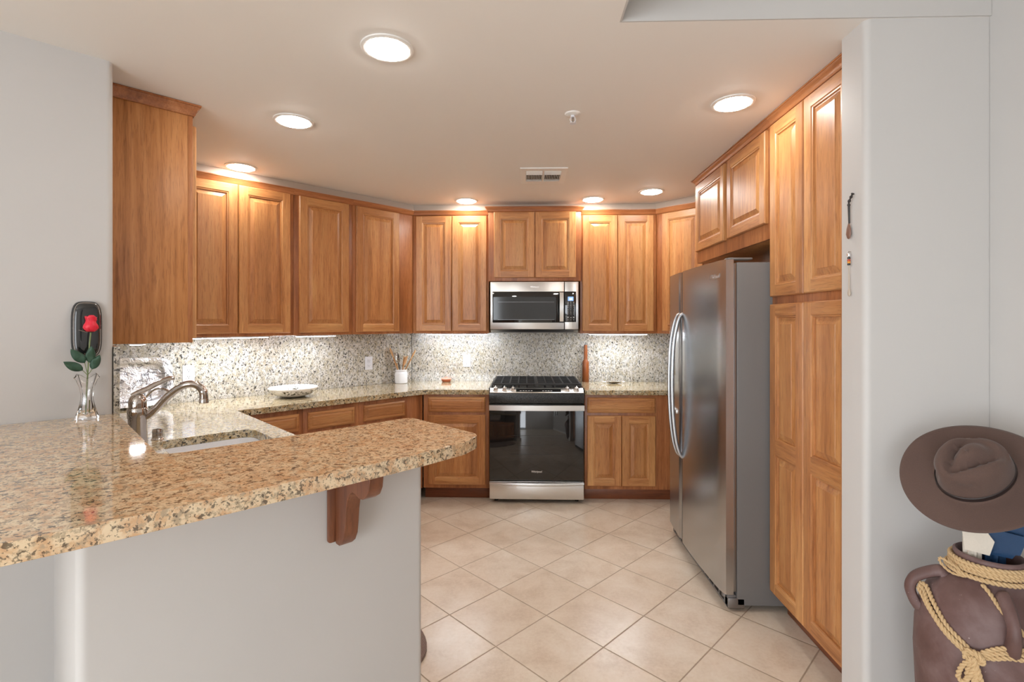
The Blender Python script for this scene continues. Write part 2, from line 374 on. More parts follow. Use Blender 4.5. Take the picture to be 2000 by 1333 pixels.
def drawer_mb(w, h, t=.020):
    b = MB(); prof = [(0, 0), (0, -t + .008), (.010, -t + .001), (.014, -t), (.020, -t), (.021, -t + .004), (.024, -t + .004), (.034, -t), (.035, -t)]
    for (i0, y0), (i1, y1) in zip(prof, prof[1:]):
        A = [(i0, y0, i0), (w - i0, y0, i0), (w - i0, y0, h - i0), (i0, y0, h - i0)]; B = [(i1, y1, i1), (w - i1, y1, i1), (w - i1, y1, h - i1), (i1, y1, h - i1)]
        for i in range(4): j = (i + 1) % 4; b.add([A[i], A[j], B[j], B[i]], [(0, 1, 2, 3)], 1)
    i, y = prof[-1]; b.add([(i, y, i), (w - i, y, i), (w - i, y, h - i), (i, y, h - i)], [(0, 1, 2, 3)], 1)
    b.add([(0, 0, 0), (0, 0, h), (w, 0, h), (w, 0, 0)], [(0, 1, 2, 3)], 0); return b
def sweep(path, prof, closed=False):
    """sweep profile (out, z) along a plan path; 'out' lies to the right of travel, mitred"""
    b = MB(); P = [Vector(p) for p in path]; n = len(P); rows = []
    for i in range(n):
        d0 = (P[i] - P[i - 1]).normalized() if i else None; d1 = (P[i + 1] - P[i]).normalized() if i < n - 1 else None
        d0 = d0 or d1; d1 = d1 or d0
        n0 = Vector((d0.y, -d0.x)); n1 = Vector((d1.y, -d1.x)); nn = (n0 + n1); nn = nn / max(.2, nn.dot(n0))
        rows.append([(P[i].x + nn.x * o, P[i].y + nn.y * o, z) for o, z in prof])
    k = len(prof); vs_ = [p for r in rows for p in r]; fs = []
    for i in range(n - 1):
        for j in range(k): j2 = (j + 1) % k; fs.append((i * k + j, i * k + j2, (i + 1) * k + j2, (i + 1) * k + j))
    fs += [tuple(range(k)), tuple((n - 1) * k + j for j in range(k))]
    b.add(vs_, fs); return b
def crown_prof(z1, h, p): z0 = z1 - h; return [(-.004, z0), (.006, z0), (.010, z0 + .12 * h), (.012, z0 + .3 * h), (.35 * p + .006, z0 + .55 * h), (.8 * p, z0 + .72 * h), (.85 * p, z0 + .82 * h), (p, z0 + .86 * h), (p, z1), (-.004, z1)]
def cabinet(name, label, cat, origin, rotz, w, d, z0, z1, doors=(), drawers=(), toe=None, crown=None, group=None, side=None, side_mat=None):
    """origin: plan point of the left front corner of the face frame; local x right, y into the wall"""
    r = thing(name, label, cat, (origin[0], origin[1], z0), rotz, group); H = z1 - z0
    b = MB(); b.box(.0015, w - .0015, .019, d, 0, H, .001); b.build('carcass', side_mat or PANEL, r)
    f = MB(); f.box(0.0005, w - .0005, 0, .0195, 0, H, .0012); f.build('face_frame', FRAME_V, r)
    for (x0, x1, a, c, *pn) in doors:
        o = door_mb(x1 - x0, c - a, pn[0] if pn else None).build('door', [WOOD_V, WOOD_H], r, (x0, -.0005, a - z0))
    for (x0, x1, a, c) in drawers:
        drawer_mb(x1 - x0, c - a).build('drawer_front', [WOOD_V, WOOD_H], r, (x0, -.0005, a - z0))
    if toe:
        b = MB(); b.box(toe[0], toe[1], .075, .093, -z0 + .001, 0, .001); b.build('toe_kick', TOE, r)
    if crown: sweep(crown[0], [(o, z - z0) for o, z in crown_prof(*crown[1:])]).build('crown_moulding', FRAME_H, r)
    return r
A46 = TH
ZB, ZT = 1.366, 2.435
FB = 3.72                                   # face line of the angled uppers
g_up = 'oak upper cabinets on the angled wall'
def left_up(a0, a1, doors, label, crown):
    return cabinet('wall_cabinet', label, 'cabinet', W(a0, FB), A46, a1 - a0, .30, ZB, ZT, [(x0 - a0, x1 - a0, 1.386, 2.392) for x0, x1 in doors],
                   crown=(crown, 2.435, .042, .028))
k = FB / 3.70
left_up(.665, 1.410, [(.70 * k, 1.031 * k), (1.036 * k, 1.376 * k)], 'two-door oak upper cabinet on angled wall, next to the big cabinet side panel', [(0, 0), (.745, 0)])
left_up(1.4105, 1.868, [(1.439 * k, 1.823 * k)], 'one-door oak upper cabinet above the white bowl on the angled wall', [(0, 0), (.4575, 0)])
XC = 2.4415                                 # inner corner along the angled wall
left_up(1.8685, XC - .012, [(1.884 * k, 2.274 * k)], 'one-door oak upper cabinet in the inner corner above the utensil crock', [(0, 0), (XC - .012 - 1.8685, 0)])
YB = 4.34
XL = -.994
def back_up(x0, x1, y, z0, z1, doors, label, crown, d=.33):
    return cabinet('wall_cabinet', label, 'cabinet', (x0, y), 0, x1 - x0, d, z0, z1, [(a - x0, b_ - x0, za, zb) for a, b_, za, zb in doors], crown=(crown, z1, .042, .028))
back_up(XL, -.3225, YB, ZB, ZT, [(-.959, -.6475, 1.386, 2.388), (-.6435, -.34, 1.386, 2.388)], 'two-door oak upper cabinet left of the microwave', [(0, 0), (.6715, 0)])
back_up(-.322, .4685, 4.27, 1.815, 2.45, [(-.273, .0745, 1.843, 2.405), (.0785, .425, 1.843, 2.405)], 'short two-door oak cabinet above the microwave', [(0, .06), (0, 0), (.7905, 0), (.7905, .06)], .40)
back_up(.469, 1.122, YB, ZB, ZT, [(.487, .789, 1.386, 2.388), (.794, 1.099, 1.386, 2.388)], 'two-door oak upper cabinet right of the microwave', [(0, 0), (.653, 0)])
# diagonal corner cabinet
r = thing('corner_cabinet', 'one-door oak corner cabinet set at an angle behind the refrigerator', 'cabinet', (1.1225, YB, ZB), -R(45))
DW = .58; H = ZT - ZB
b = MB(); s2 = math.sqrt(.5)
def loc2(x, y): dx, dy = x - 1.1225, y - YB; return ((dx - dy) * s2, (dx + dy) * s2)
b.prism([(0.002, .019), (DW, .019), loc2(1.848, 3.94), loc2(1.848, 4.678), loc2(1.1245, 4.678)], 0, H); b.build('carcass', PANEL, r)
b = MB(); b.box(0.001, DW, 0, .0195, 0, H, .001); b.build('face_frame', FRAME_V, r)
door_mb(.36, 1.002).build('door', [WOOD_V, WOOD_H], r, (.066, -.0005, .020))
sweep([(0, 0), (DW, 0)], [(o, z - ZB) for o, z in crown_prof(ZT, .042, .028)]).build('crown_moulding', FRAME_H, r)
# cabinet over the sink: only its side panel faces the room
r = cabinet('wall_cabinet', 'tall plain oak cabinet side panel with crown, beside the left white wall', 'cabinet', W(.575, 2.752), TH + R(90), .62, .318, ZB, CEIL - .002,
            [(.022, .30, 1.386, 2.40), (.304, .60, 1.386, 2.40)], crown=([(0, .318), (0, 0), (.62, 0)], CEIL - .002, .05, .03))
# under cabinet base units along the angled wall
ZC = .874
FBb = 3.435
kb = 1.0
for a0, a1, x0, x1, lab in ((.952, 1.365, 1.085, 1.335, 'oak base cabinet with one drawer nearest the sink counter'), (1.3655, 1.775, 1.396, 1.738, 'oak base cabinet with middle drawer below the white bowl'),
                            (1.7755, 2.19, 1.812, 2.164, 'oak base cabinet with drawer nearest the inner corner')):
    cabinet('base_cabinet', lab, 'cabinet', W(a0, FBb), A46, a1 - a0, .57, .105, ZC, [(x0 - a0, x1 - a0, .135, .700)], [(x0 - a0, x1 - a0, .722, .842)], toe=(0, a1 - a0))
r = thing('corner_filler', 'plain oak filler strip in the inner corner under the counter', 'filler', (*W(2.1905, FBb), .105), A46)
YF = 4.075
ac = (YF - FBb * math.cos(TH)) / math.sin(TH)
b = MB(); b.box(.0005, ac - 2.1905 - .0105, 0, .0195, 0, ZC - .105, .001); b.build('filler_panel', FRAME_V, r)
b = MB(); b.box(.0005, ac - 2.1905 - .04, .075, .093, -.104, 0, .001); b.build('toe_kick', TOE, r)
xf = W(ac, FBb)[0]
cabinet('base_cabinet', 'oak base cabinet with drawer and door, left of the black range', 'cabinet', (xf, YF), 0, -.3005 - xf, .58, .105, ZC, [(-.80 - xf, -.33 - xf, .135, .705)], [(-.80 - xf, -.33 - xf, .728, .852)], toe=(0, -.3005 - xf))
cabinet('base_cabinet', 'oak base cabinet with drawer and two doors, right of the black range', 'cabinet', (.4755, YF), 0, 1.30, .58, .105, ZC, [(.497 - .4755, .772 - .4755, .135, .705), (.777 - .4755, 1.046 - .4755, .135, .705)],
        [(.497 - .4755, 1.046 - .4755, .728, .852)], toe=(0, 1.30))
cabinet('sink_cabinet', 'oak sink base cabinet under the undermount sink, behind the bar', 'cabinet', W(.905, 1.625), TH + R(90), 1.20, .64, .105, .66, [(.02, .595, .135, .64), (.605, 1.18, .135, .64)], toe=(0, 1.2))
cabinet('base_cabinet', 'oak base cabinet between sink and the corner, facing the range', 'cabinet', W(.905, 2.84), TH + R(90), .55, .64, .105, ZC, [(.03, .52, .135, .705)], [(.03, .52, .728, .852)], toe=(0, .55))
# pantry and refrigerator cabinet, facing -X
RZ = -R(90); XP = 1.235
cabinet('pantry_cabinet', 'tall four-door oak pantry cabinet between refrigerator and white wall end', 'cabinet', (XP, 2.538), RZ, .672, .60, .105, CEIL - .002,
        [(.012, .310, .125, 1.550, [(.056, .69), (.76, 1.369)]), (.316, .634, .125, 1.550, [(.056, .69), (.76, 1.369)]), (.012, .310, 1.588, 2.440), (.316, .634, 1.588, 2.440)],
        toe=(0, .672), crown=([(0, 0), (.672, 0)], CEIL - .002, .036, .034))
cabinet('refrigerator_cabinet', 'two-door oak cabinet mounted above the steel refrigerator', 'cabinet', (XP, 3.640), RZ, 1.1015, .60, 1.885, CEIL - .002,
        [(.022, .533, 1.966, 2.440), (.580, 1.061, 1.966, 2.440)], crown=([(0, .12), (0, 0), (1.1015, 0)], CEIL - .002, .036, .034))
r = tag(MB().build('tmp', DARK), 'x', 'x'); bpy.data.objects.remove(r)

# ------------------------------------------------------------------ counters, splash, bar
ZK = .914
ci = (4.04 - 3.402 * math.cos(TH)) / math.sin(TH)
sink_hole = []
sa0, sa1, sb0, sb1 = .435, .842, 2.02, 2.775
for (ca, cb_, t0) in ((sa1 - .07, sb1 - .07, 0), (sa0 + .07, sb1 - .07, 90), (sa0 + .07, sb0 + .07, 180), (sa1 - .07, sb0 + .07, 270)):
    sink_hole += [W(x, y) for x, y in arc(ca, cb_, .07, t0, t0 + 90, 5)]
wc = (4.66 - 4.008 * math.cos(TH)) / math.sin(TH)
outer = [W(.257, 1.602), W(.946, 1.602), W(.946, 3.402)] + [W(ci - .03, 3.402), ((W(ci, 3.402)[0] + .005), 4.028), (W(ci, 3.402)[0] + .035, 4.04), (-.3, 4.04), (-.3, 4.658), W(wc, 4.008), W(.257, 4.008)]
def bevelled(mb, name, mats, width=.004, parent=None, seg=2):
    o = mb.build(name, mats, parent); md = o.modifiers.new('edge', 'BEVEL'); md.width = width; md.segments = seg; md.limit_method = 'ANGLE'; md.angle_limit = R(50); md.harden_normals = True; return o
m = MB(); m.prism(outer, .8755, ZK, [sink_hole])
tag(bevelled(m, 'countertop', GRANITE), 'long angled granite countertop running from the sink to the range', 'countertop')
m = MB(); m.prism([(.4735, 4.04), (1.82, 4.04), (1.82, 4.658), (.4735, 4.658)], .8755, ZK)
tag(bevelled(m, 'countertop', GRANITE), 'short granite countertop between the range and the refrigerator', 'countertop')
def splash(mb, lab): return tag(mb.build('backsplash', SPLASH), lab, 'backsplash')
m = MB(); m.box(-1.068, 1.82, 4.659, 4.679, ZK + .0005, 1.364); splash(m, 'granite backsplash slab on the back wall behind the range')
m = MB(); m.prism([W(.28, 4.009), W(2.604, 4.009), W(2.62, 4.029), W(.28, 4.029)], ZK + .0005, 1.364); splash(m, 'granite backsplash slab on the angled wall behind the white bowl')
m = MB(); m.prism([W(.256, 2.522), W(.276, 2.522), W(.276, 4.008), W(.256, 4.008)], ZK + .0005, 1.364); splash(m, 'narrow granite backsplash edge on the sink wall beside the silver tray')
bar = [(-1.2, 2.512), (.258, 2.512), (.266, 2.505), (.266, 1.66), (.285, 1.640), (.32, 1.630), (.53, 1.628), (.762, 1.624), (1.020, 1.625)] + arc(1.022, 1.595, .030, 80, 0, 4) + [(1.052, 1.30)] + arc(.985, 1.262, .067, 5, -62, 6) + \
      [(.95, 1.1735), (.79, 1.159), (.65, 1.1545), (.511, 1.153), (.30, 1.153), (.064, 1.157), (-.027, 1.162), (-.25, 1.18), (-.6, 1.215), (-1.2, 1.30)]
m = MB(); m.prism([W(a, b_) for a, b_ in bar][::-1], 1.0615, 1.10)
tag(bevelled(m, 'bar_top', BARTOP, .006, None, 3), 'raised granite bar top with rounded end in the foreground', 'bar top')
# bracket under the bar
r = thing('corbel', 'dark wood scrolled bracket under the granite bar top', 'bracket', W3(.689, 1.459, 1.0605), TH)
b = MB(); b.box(-.040, .040, -.022, 0, -.259, 0, .006); b.build('back_plate', CORB, r)
pf = [(0, 0), (.226, 0), (.228, -.028), (.224, -.054), (.210, -.077), (.188, -.090), (.166, -.091), (.146, -.084), (.128, -.084), (.112, -.094), (.098, -.116), (.090, -.148), (.086, -.185), (.080, -.222), (.066, -.247), (.046, -.262), (.0, -.262)]
pf = [(0.0225, 0)] + pf[1:-1] + [(.0225, -.262)]
M = Matrix(((0, 0, 1, 0), (-1, 0, 0, 0), (0, 1, 0, 0), (0, 0, 0, 1)))
b = MB(); b.prism(pf, -.022, .022, M=M); bevelled(b, 'bracket_arm', CORB, .003, r)

# ------------------------------------------------------------------ range
r = thing('range', 'freestanding range with black glass oven door and steel drawer', 'range', (-.294, 4.02, 0)); RW = .759
b = MB(); b.box(.002, RW - .002, .03, .63, .035, .895, .003); b.build('body', BLACK, r)
for x in (.05, RW - .05):
    for y in (.08, .56): b = MB(); b.lathe([(.016, .001), (.016, .036)], 12, 0, Matrix.Translation((x, y, 0))); b.build('foot', BLACK, r)
b = MB(); b.box(.0, RW, -.005, .03, .036, .182, .006); dr = b.build('drawer', STEELH, r)
b = MB(); pts = [(x * RW, -.012 - .022 * math.sin(math.pi * x), .160) for x in [i / 20 for i in range(21)]]
vs_ = []; fs = []
for x, y, z in pts: vs_ += [(x, -.004, z + .018), (x, y, z + .016), (x, y - .002, z), (x, -.004, z - .010 - .008 * math.sin(math.pi * x / RW))]
for i in range(20): fs += [(i * 4 + j, i * 4 + j + 1, i * 4 + 5 + j, i * 4 + 4 + j) for j in range(3)]
b.add(vs_, fs, 0, True); b.build('drawer_pull', STEELH, dr)
b = MB(); b.box(0, RW, -.008, .03, .188, .806, .006); dd = b.build('oven_door', BLACKG, r)
for z in (.40, .47, .55): b = MB(); b.box(.17, RW - .17, -.0086, -.0078, z, z + .0022); b.build('rack_line', SMOKE, dd)
b = MB()
n = 24; sec = [(-.008, .757), (0, .757), (0, .803), (-.008, .803)]
vs_ = []; fs = []
for i in range(n + 1):
    x = i / n * RW; bow = .034 + .012 * math.sin(math.pi * i / n)
    vs_ += [(x, -.0085 - bow + .018, .755), (x, -.0085 - bow, .758), (x, -.0085 - bow, .800), (x, -.0085 - bow + .018, .804)]
for i in range(n): fs += [(i * 4 + j, i * 4 + (j + 1) % 4, i * 4 + 4 + (j + 1) % 4, i * 4 + 4 + j) for j in range(4)]
fs += [(0, 1, 2, 3), (n * 4, n * 4 + 1, n * 4 + 2, n * 4 + 3)]
b.add(vs_, fs, 0, True); b.box(.002, .03, -.034, -.007, .757, .802, .003); b.box(RW - .03, RW - .002, -.034, -.007, .757, .802, .003); b.build('handle', STEELH, dd)
text('logo', 'Whirlpool', .024, LOGO, dd, (RW / 2, -.0085, .262), (R(90), 0, 0), .85, .15)
b = MB(); b.prism([(-.03, .815), (.03, .812), (.03, .895), (-.01, .903), (-.028, .893), (-.034, .86)], 0.001, RW - .001, M=Matrix(((0, 0, 1, 0), (1, 0, 0, 0), (0, 1, 0, 0), (0, 0, 0, 1)))); b.build('front_trim', BLACK, r)
# slanted control panel
pm = Matrix.Translation((0, -.026, .899)) @ Matrix.Rotation(R(26), 4, 'X')
b = MB(); b.box(.004, RW - .004, 0, .068, -.010, .002, .002, 0, 2, pm); cp = b.build('control_panel', STEELH, r)
b = MB(); b.box(.215, .575, .006, .050, .0015, .003, 0, 0, 2, pm); b.build('touch_panel', BLACKG, cp)
for i in range(9): b = MB(); b.box(.245 + .022 * i + (.07 if i > 4 else 0), .259 + .022 * i + (.07 if i > 4 else 0), .02, .026, .0028, .0034, 0, 0, 2, pm); b.build('printed_key', LEDS, cp)
for x in (.050, .124, .190, .625, .700):
    b = MB(); km = pm @ Matrix.Translation((x, .032, .002))
    b.lathe([(.0, .0), (.022, 0), (.022, .007), (.0175, .010), (.0145, .024), (.013, .027), (0, .027)], 24, 0, km); b.box(-.004, .004, -.018, .018, .026, .033, .002, 0, 2, km); b.build('knob', STEELH, r)
b = MB(); b.box(-.010, RW + .010, .035, .625, .917, .927, .004); b.build('cooktop', BLACK, r)
for x, y, q_ in ((.16, .17, .04), (.16, .45, .032), (.60, .17, .045), (.60, .45, .03), (.38, .31, .04)):
    b = MB(); b.lathe([(0, .927), (q_ + .012, .927), (q_ + .012, .936), (q_, .938), (q_, .946), (0, .947)], 24, 0, Matrix.Translation((x, y, 0))); b.build('burner', IRON, r)
def grate(x0, x1):
    b = MB(); y0, y1 = .058, .612; z = .955; t = .007
    for x in (x0, x1): b.box(x - t, x + t, y0, y1, z - .006, z + .008, .002)
    for y in (y0, y1, (y0 + y1) / 2): b.box(x0, x1, y - t, y + t, z - .006, z + .008, .002)
    for i in range(1, 5): x = x0 + (x1 - x0) * i / 5; b.box(x - t * .8, x + t * .8, y0, y1, z - .004, z + .010, .002)
    for i in range(1, 8): y = y0 + (y1 - y0) * i / 8; b.box(x0, x1, y - t * .6, y + t * .6, z - .004, z + .007, .001)
    for x in (x0, x1):
        for y in (y0, y1): b.box(x - .008, x + .008, y - .008, y + .008, .9271, z, .001)
    return b
for x0, x1 in ((.022, .372), (.387, .737)): grate(x0, x1).build('grate', IRON, r)

# ------------------------------------------------------------------ microwave
r = thing('microwave', 'stainless over-the-range microwave with black glass door', 'microwave', (-.305, 4.25, 1.372)); MW = .752; MH = .436
b = MB(); b.box(.002, MW - .002, .03, .40, .008, MH - .003, .003); b.build('body', BLACK, r)
b = MB(); b.box(0, .630, 0, .03, .030, MH, .005); md = b.build('door', STEELH, r)
b = MB(); b.box(.020, .628, -.0025, .002, .087, .352, .004); gl = b.build('door_glass', BLACKG, md)
b = MB(); b.box(.028, .560, -.0030, -.0024, .110, .306, 0); b.build('window', SMOKE, gl)
for z in (.112, .262): b = MB(); b.box(.065, .545, -.0034, -.0029, z, z + .002, 0); b.build('window_line', DSTEEL, gl)
b = MB(); b.box(.6335, MW, 0, .03, .030, MH, .005); pn = b.build('control_side', STEELH, r)
b = MB(); b.box(.634, .730, -.0025, .002, .092, .352, .004); kp = b.build('keypad', BLACKG, pn)
b = MB(); b.box(.660, .708, -.0034, -.0024, .272, .308, 0); b.build('display', DISP, kp)
text('display_digits', '2:51', .022, DIGIT, kp, (.686, -.0036, .287), (R(90), 0, 0), .8)
for j, z in enumerate((.258, .244, .229, .214, .197, .184, .171, .158, .128, .110)):
    for i, x in enumerate((.662, .686, .710)):
        w_ = .011 if j in (0, 1, 2, 8) else .005
        b = MB(); b.box(x - w_ / 2, x + w_ / 2, -.0032, -.0024, z, z + (.009 if j == 8 and i != 1 else .004), 0); b.build('key', LEDS, kp)
b = MB(); n = 16; vs_ = []; fs = []
for i in range(n + 1):
    z = .097 + (.247) * i / n; bow = .020 + .020 * math.sin(math.pi * i / n)
    vs_ += [(.588, -.004 - bow + .012, z), (.590, -.004 - bow, z), (.622, -.004 - bow, z), (.624, -.004 - bow + .012, z)]
for i in range(n): fs += [(i * 4 + j, i * 4 + (j + 1) % 4, i * 4 + 4 + (j + 1) % 4, i * 4 + 4 + j) for j in range(4)]
fs += [(0, 1, 2, 3), tuple(n * 4 + j for j in range(4))]
b.add(vs_, fs, 0, True)
for z in (.10, .328): b.box(.594, .618, -.02, -.002, z, z + .014, .002)
b.build('handle', STEELH, md)
text('logo', 'Whirlpool', .020, LOGO, md, (.378, -.0006, .392), (R(90), 0, 0), .85, .15)
b = MB(); b.prism([(.006, .028), (.03, .029), (.36, .029), (.36, .008), (.08, .0), (.03, .006)], .004, MW - .004, M=Matrix(((0, 0, 1, 0), (1, 0, 0, 0), (0, 1, 0, 0), (0, 0, 0, 1)))); b.build('bottom_vent', DSTEEL, r)

# ------------------------------------------------------------------ refrigerator (faces -X): local x runs toward the camera, y into the wall
r = thing('refrigerator', 'side-by-side stainless steel refrigerator with bowed handles', 'refrigerator', (.975, 3.500, 0), RZ); FW = .957
b = MB(); b.box(.004, FW - .004, .088, .845, .03, 1.765, .006); b.build('body', FSIDE, r)
def fdoor(x0, x1, name):
    b = MB(); n = 14; z0, z1 = .088, 1.778; vs_ = []; fs = []
    for i in range(n + 1):
        u = i / n; x = x0 + (x1 - x0) * u; X = x / FW
        y = .022 * (2 * X - 1) ** 2 + (.010 * (1 - min(1, u / .04)) ** 2 if u < .04 else 0) + (.010 * (1 - min(1, (1 - u) / .04)) ** 2 if u > .96 else 0)
        vs_ += [(x, y, z0), (x, y, z1), (x, .070, z1), (x, .070, z0)]
    for i in range(n): fs += [(i * 4 + j, i * 4 + (j + 1) % 4, i * 4 + 4 + (j + 1) % 4, i * 4 + 4 + j) for j in range(4)]
    fs += [(0, 1, 2, 3), tuple(n * 4 + j for j in range(4))]
    b.add(vs_, fs, 0, True); return b.build(name, STEEL, r, sharp=25)
xs = .312
fz = fdoor(0.0, xs - .003, 'freezer_door'); fd = fdoor(xs + .003, FW, 'refrigerator_door')
for o_, x0, x1 in ((fz, 0.006, xs - .006), (fd, xs + .006, FW - .006)):
    b = MB(); b.box(x0, x1, .0705, .0875, .10, 1.76, .003); b.build('door_gasket', DSTEEL, o_)
def handle(x, par):
    P = [(x, .012, 1.515), (x, -.012, 1.495), (x, -.032, 1.43), (x, -.050, 1.31), (x, -.058, 1.10), (x, -.053, .89), (x, -.036, .73), (x, -.012, .64), (x, .012, .615)]
    b = MB(); b.tube(smooth_path(P, 8), [.013] * 65, 12, flat=.8); b.build('handle', STEEL, par)
handle(xs - .034, fz); handle(xs + .034, fd)
b = MB(); b.box(.055, .235, .012, .035, .865, 1.24, .004); dp = b.build('dispenser', DSTEEL, fz)
b = MB(); b.box(.063, .227, .008, .014, 1.115, 1.225, .002); b.build('dispenser_panel', STEELH, dp)
b = MB(); b.box(.063, .227, .0105, .0125, .90, 1.10, 0); b.build('dispenser_cavity', DARK, dp)
b = MB(); b.box(.058, .232, -.002, .020, .868, .892, .003); b.build('drip_tray', STEELH, dp)
lg = text('logo', 'Whirlpool', .034, LOGO, fd, (.850, .0115, 1.70), (R(90), 0, R(4)), .85, .15)
b = MB(); b.box(.01, FW - .01, .045, .087, .015, .082, .004); gr = b.build('base_grille', FSIDE, r)
for i in range(12): b = MB(); b.box(.05 + i * .072, .105 + i * .072, .0440, .0455, .03, .068, 0); b.build('grille_slot', DARK, gr)
for x in (.03, FW - .06):
    b = MB(); b.box(x, x + .05, .045, .17, 1.7785, 1.789, .004); b.build('hinge_cap', FSIDE, r)
b = MB(); b.box(FW - .05, FW - .004, .045, .13, .016, .070, .006); b.lathe([(.012, .0), (.012, .020)], 12, 0, Matrix.Translation((FW - .03, .035, .068))); b.build('lower_hinge', DSTEEL, r)
for x in (.06, FW - .08):
    for y in (.12, .76): b = MB(); b.lathe([(.022, .001), (.022, .031)], 14, 0, Matrix.Translation((x, y, 0))); b.build('leveling_foot', BLACK, r)

# ------------------------------------------------------------------ recessed lamps, vent, sprinkler, light strips
lamp_lab = ['largest recessed ceiling lamp, nearest above the bar', 'recessed ceiling lamp above the sink, second from the bar end', 'recessed ceiling lamp close to the angled wall cabinets',
            'recessed ceiling lamp above the cabinet left of the microwave', 'recessed ceiling lamp above the cabinet right of the microwave', 'recessed ceiling lamp in front of the diagonal corner cabinet',
            'recessed ceiling lamp close to the refrigerator and pantry cabinets', 'added unseen fill lamp in dining ceiling left of the photographer',
            'added unseen fill lamp in dining ceiling far behind the bar']
lamps = [(-.519, 1.858), (-1.183, 2.514), (-1.881, 3.247), (-.502, 4.20), (.558, 4.18), (.985, 3.945), (.970, 2.367), (-1.6, -1.0), (-.9, -2.4)]  # last two are unseen, added to fill the dining room with light
proto = None
for i, (x, y) in enumerate(lamps):
    z = CEIL
    if proto is None:
        proto = thing('recessed_lamp', lamp_lab[0], 'ceiling lamp', (x, y, z), 0, 'recessed ceiling lamps')
        b = MB(); b.lathe([(.079, -.0005), (.098, -.0005), (.097, -.005), (.088, -.008), (.080, -.007), (.079, -.0005)], 40, cap=False); b.build('trim_ring', TRIMW, proto)
        b = MB(); b.lathe([(0, -.020), (.025, -.0192), (.05, -.0165), (.07, -.0115), (.0785, -.006), (.0795, -.001), (0, -.001)], 40); b.build('lens', LAMPM, proto)
    else:
        c = copy_tree(proto); c.location = (x, y, z); c['label'] = lamp_lab[i]
r = thing('air_vent', 'white metal ceiling air register with slatted openings', 'vent', (.12, 3.495, CEIL))
b = MB(); x0, x1, y0, y1 = -.158, .158, -.18, .18
b.prism([(x0, y0), (x1, y0), (x1, y1), (x0, y1)], -.008, -.0005, [[(-.12, -.13), (-.006, -.13), (-.006, .12), (-.12, .12)], [(.006, -.13), (.12, -.13), (.12, .12), (.006, .12)]]); b.build('frame', TRIMW, r)
b = MB(); b.box(-.125, .125, -.135, .125, -.0015, -.0005); b.build('backing', DARK, r)
for s in (-1, 1):
    for i in range(10):
        x = s * .063 - .052 + i * .0115
        b = MB(); b.box(-.001, .001, -.045, .060, -.006, .006, 0, 0, 2, Matrix.Translation((x, .0, -.008)) @ Matrix.Rotation(R(25), 4, 'Y')); b.build('slat', TRIMW, r)
    for y in (-.115, -.10, -.085, -.07, -.055, .07, .085, .10):
        b = MB(); b.box(s * .063 - .056, s * .063 + .056, -.0055, .0055, -.001, .001, 0, 0, 2, Matrix.Translation((0, y, -.008)) @ Matrix.Rotation(R(-40 if y < 0 else 40), 4, 'X')); b.build('slat', TRIMW, r)
r = thing('fire_sprinkler', 'small white ceiling fire sprinkler head', 'sprinkler', (.231, 2.466, CEIL))
b = MB(); b.lathe([(0, -.0005), (.040, -.0005), (.038, -.006), (.026, -.010), (0, -.010)], 28); b.build('escutcheon', TRIMW, r)
b = MB(); b.lathe([(0, -.01), (.011, -.01), (.011, -.020), (0, -.020)], 16)
for s in (-1, 1): b.tube(smooth_path([(s * .009, 0, -.019), (s * .013, 0, -.030), (s * .008, 0, -.041), (0, 0, -.046)], 5), .0022, 8)
b.build('sprinkler_frame', WHITEP, r)
b = MB(); b.tube([(0, 0, -.02), (0, 0, -.044)], .0018, 8); b.build('heat_bulb', SLOTM, r)
b = MB(); b.lathe([(0, -.046), (.016, -.047), (.016, -.049), (0, -.049)], 20); b.build('deflector', WHITEP, r)
def strip(label, p, rz, w):
    r = thing('light_strip', label, 'light strip', (p[0], p[1], ZB - .0005), rz, 'under cabinet light strips')
    b = MB(); b.box(0, w, 0, .045, -.010, 0, .002); b.build('housing', WHITEP, r)
    b = MB(); b.box(.004, w - .004, .004, .041, -.0125, -.0095, .001); b.build('diffuser', STRIPM, r)
strip('under-cabinet light strip below the two-door cabinet on the angled wall', W(.69, FB + .03), A46, .56)
strip('under-cabinet light strip below the single-door cabinet above the bowl', W(1.45, FB + .03), A46, .30)
strip('under-cabinet light strip below the cabinet left of the microwave', (-.87, YB + .03), 0, .53)
strip('under-cabinet light strip below the cabinet right of the microwave', (.555, YB + .03), 0, .50)
r = thing('puck_light', 'small round puck light under the tall cabinet side panel', 'puck light', W3(.395, 2.99, ZB - .0005))
b = MB(); b.lathe([(0, 0), (.036, 0), (.036, -.010), (.033, -.012), (0, -.012)], 28); b.build('housing', WHITEP, r)
b = MB(); b.lathe([(0, -.0125), (.030, -.0125), (.030, -.014), (0, -.0145)], 28); b.build('lens', PUCK, r)

# ------------------------------------------------------------------ outlets
def outlet(label, p, rz):
    r = thing('wall_outlet', label, 'outlet', p, rz, 'white duplex outlets on the backsplash')
    b = MB(); b.box(-.036, .036, -.006, 0, -.058, .058, .003); b.build('cover_plate', WHITEP, r)
    for s in (-1, 1):
        b = MB(); b.box(-.017, .017, -.0085, -.0055, s * .022 - .0155, s * .022 + .0155, .002); sk = b.build('socket', WHITEP, r)
        for x0, x1, z0, z1 in ((-.0075, -.0052, .0, .009), (.0052, .0075, .0, .009), (-.0022, .0022, -.010, -.005)):
            b = MB(); b.box(x0, x1, -.0090, -.0080, s * .022 + z0, s * .022 + z1); b.build('slot', SLOTM, sk)
    b = MB(); b.lathe([(0, 0), (.003, 0), (.003, .0015), (0, .0018)], 10, 0, Matrix.Translation((0, -.006, 0)) @ Matrix.Rotation(R(90), 4, 'X')); b.build('screw', LEDS, r)
outlet('white wall outlet on the backsplash beside the silver tray', W3(.812, 4.0085, 1.108), A46)
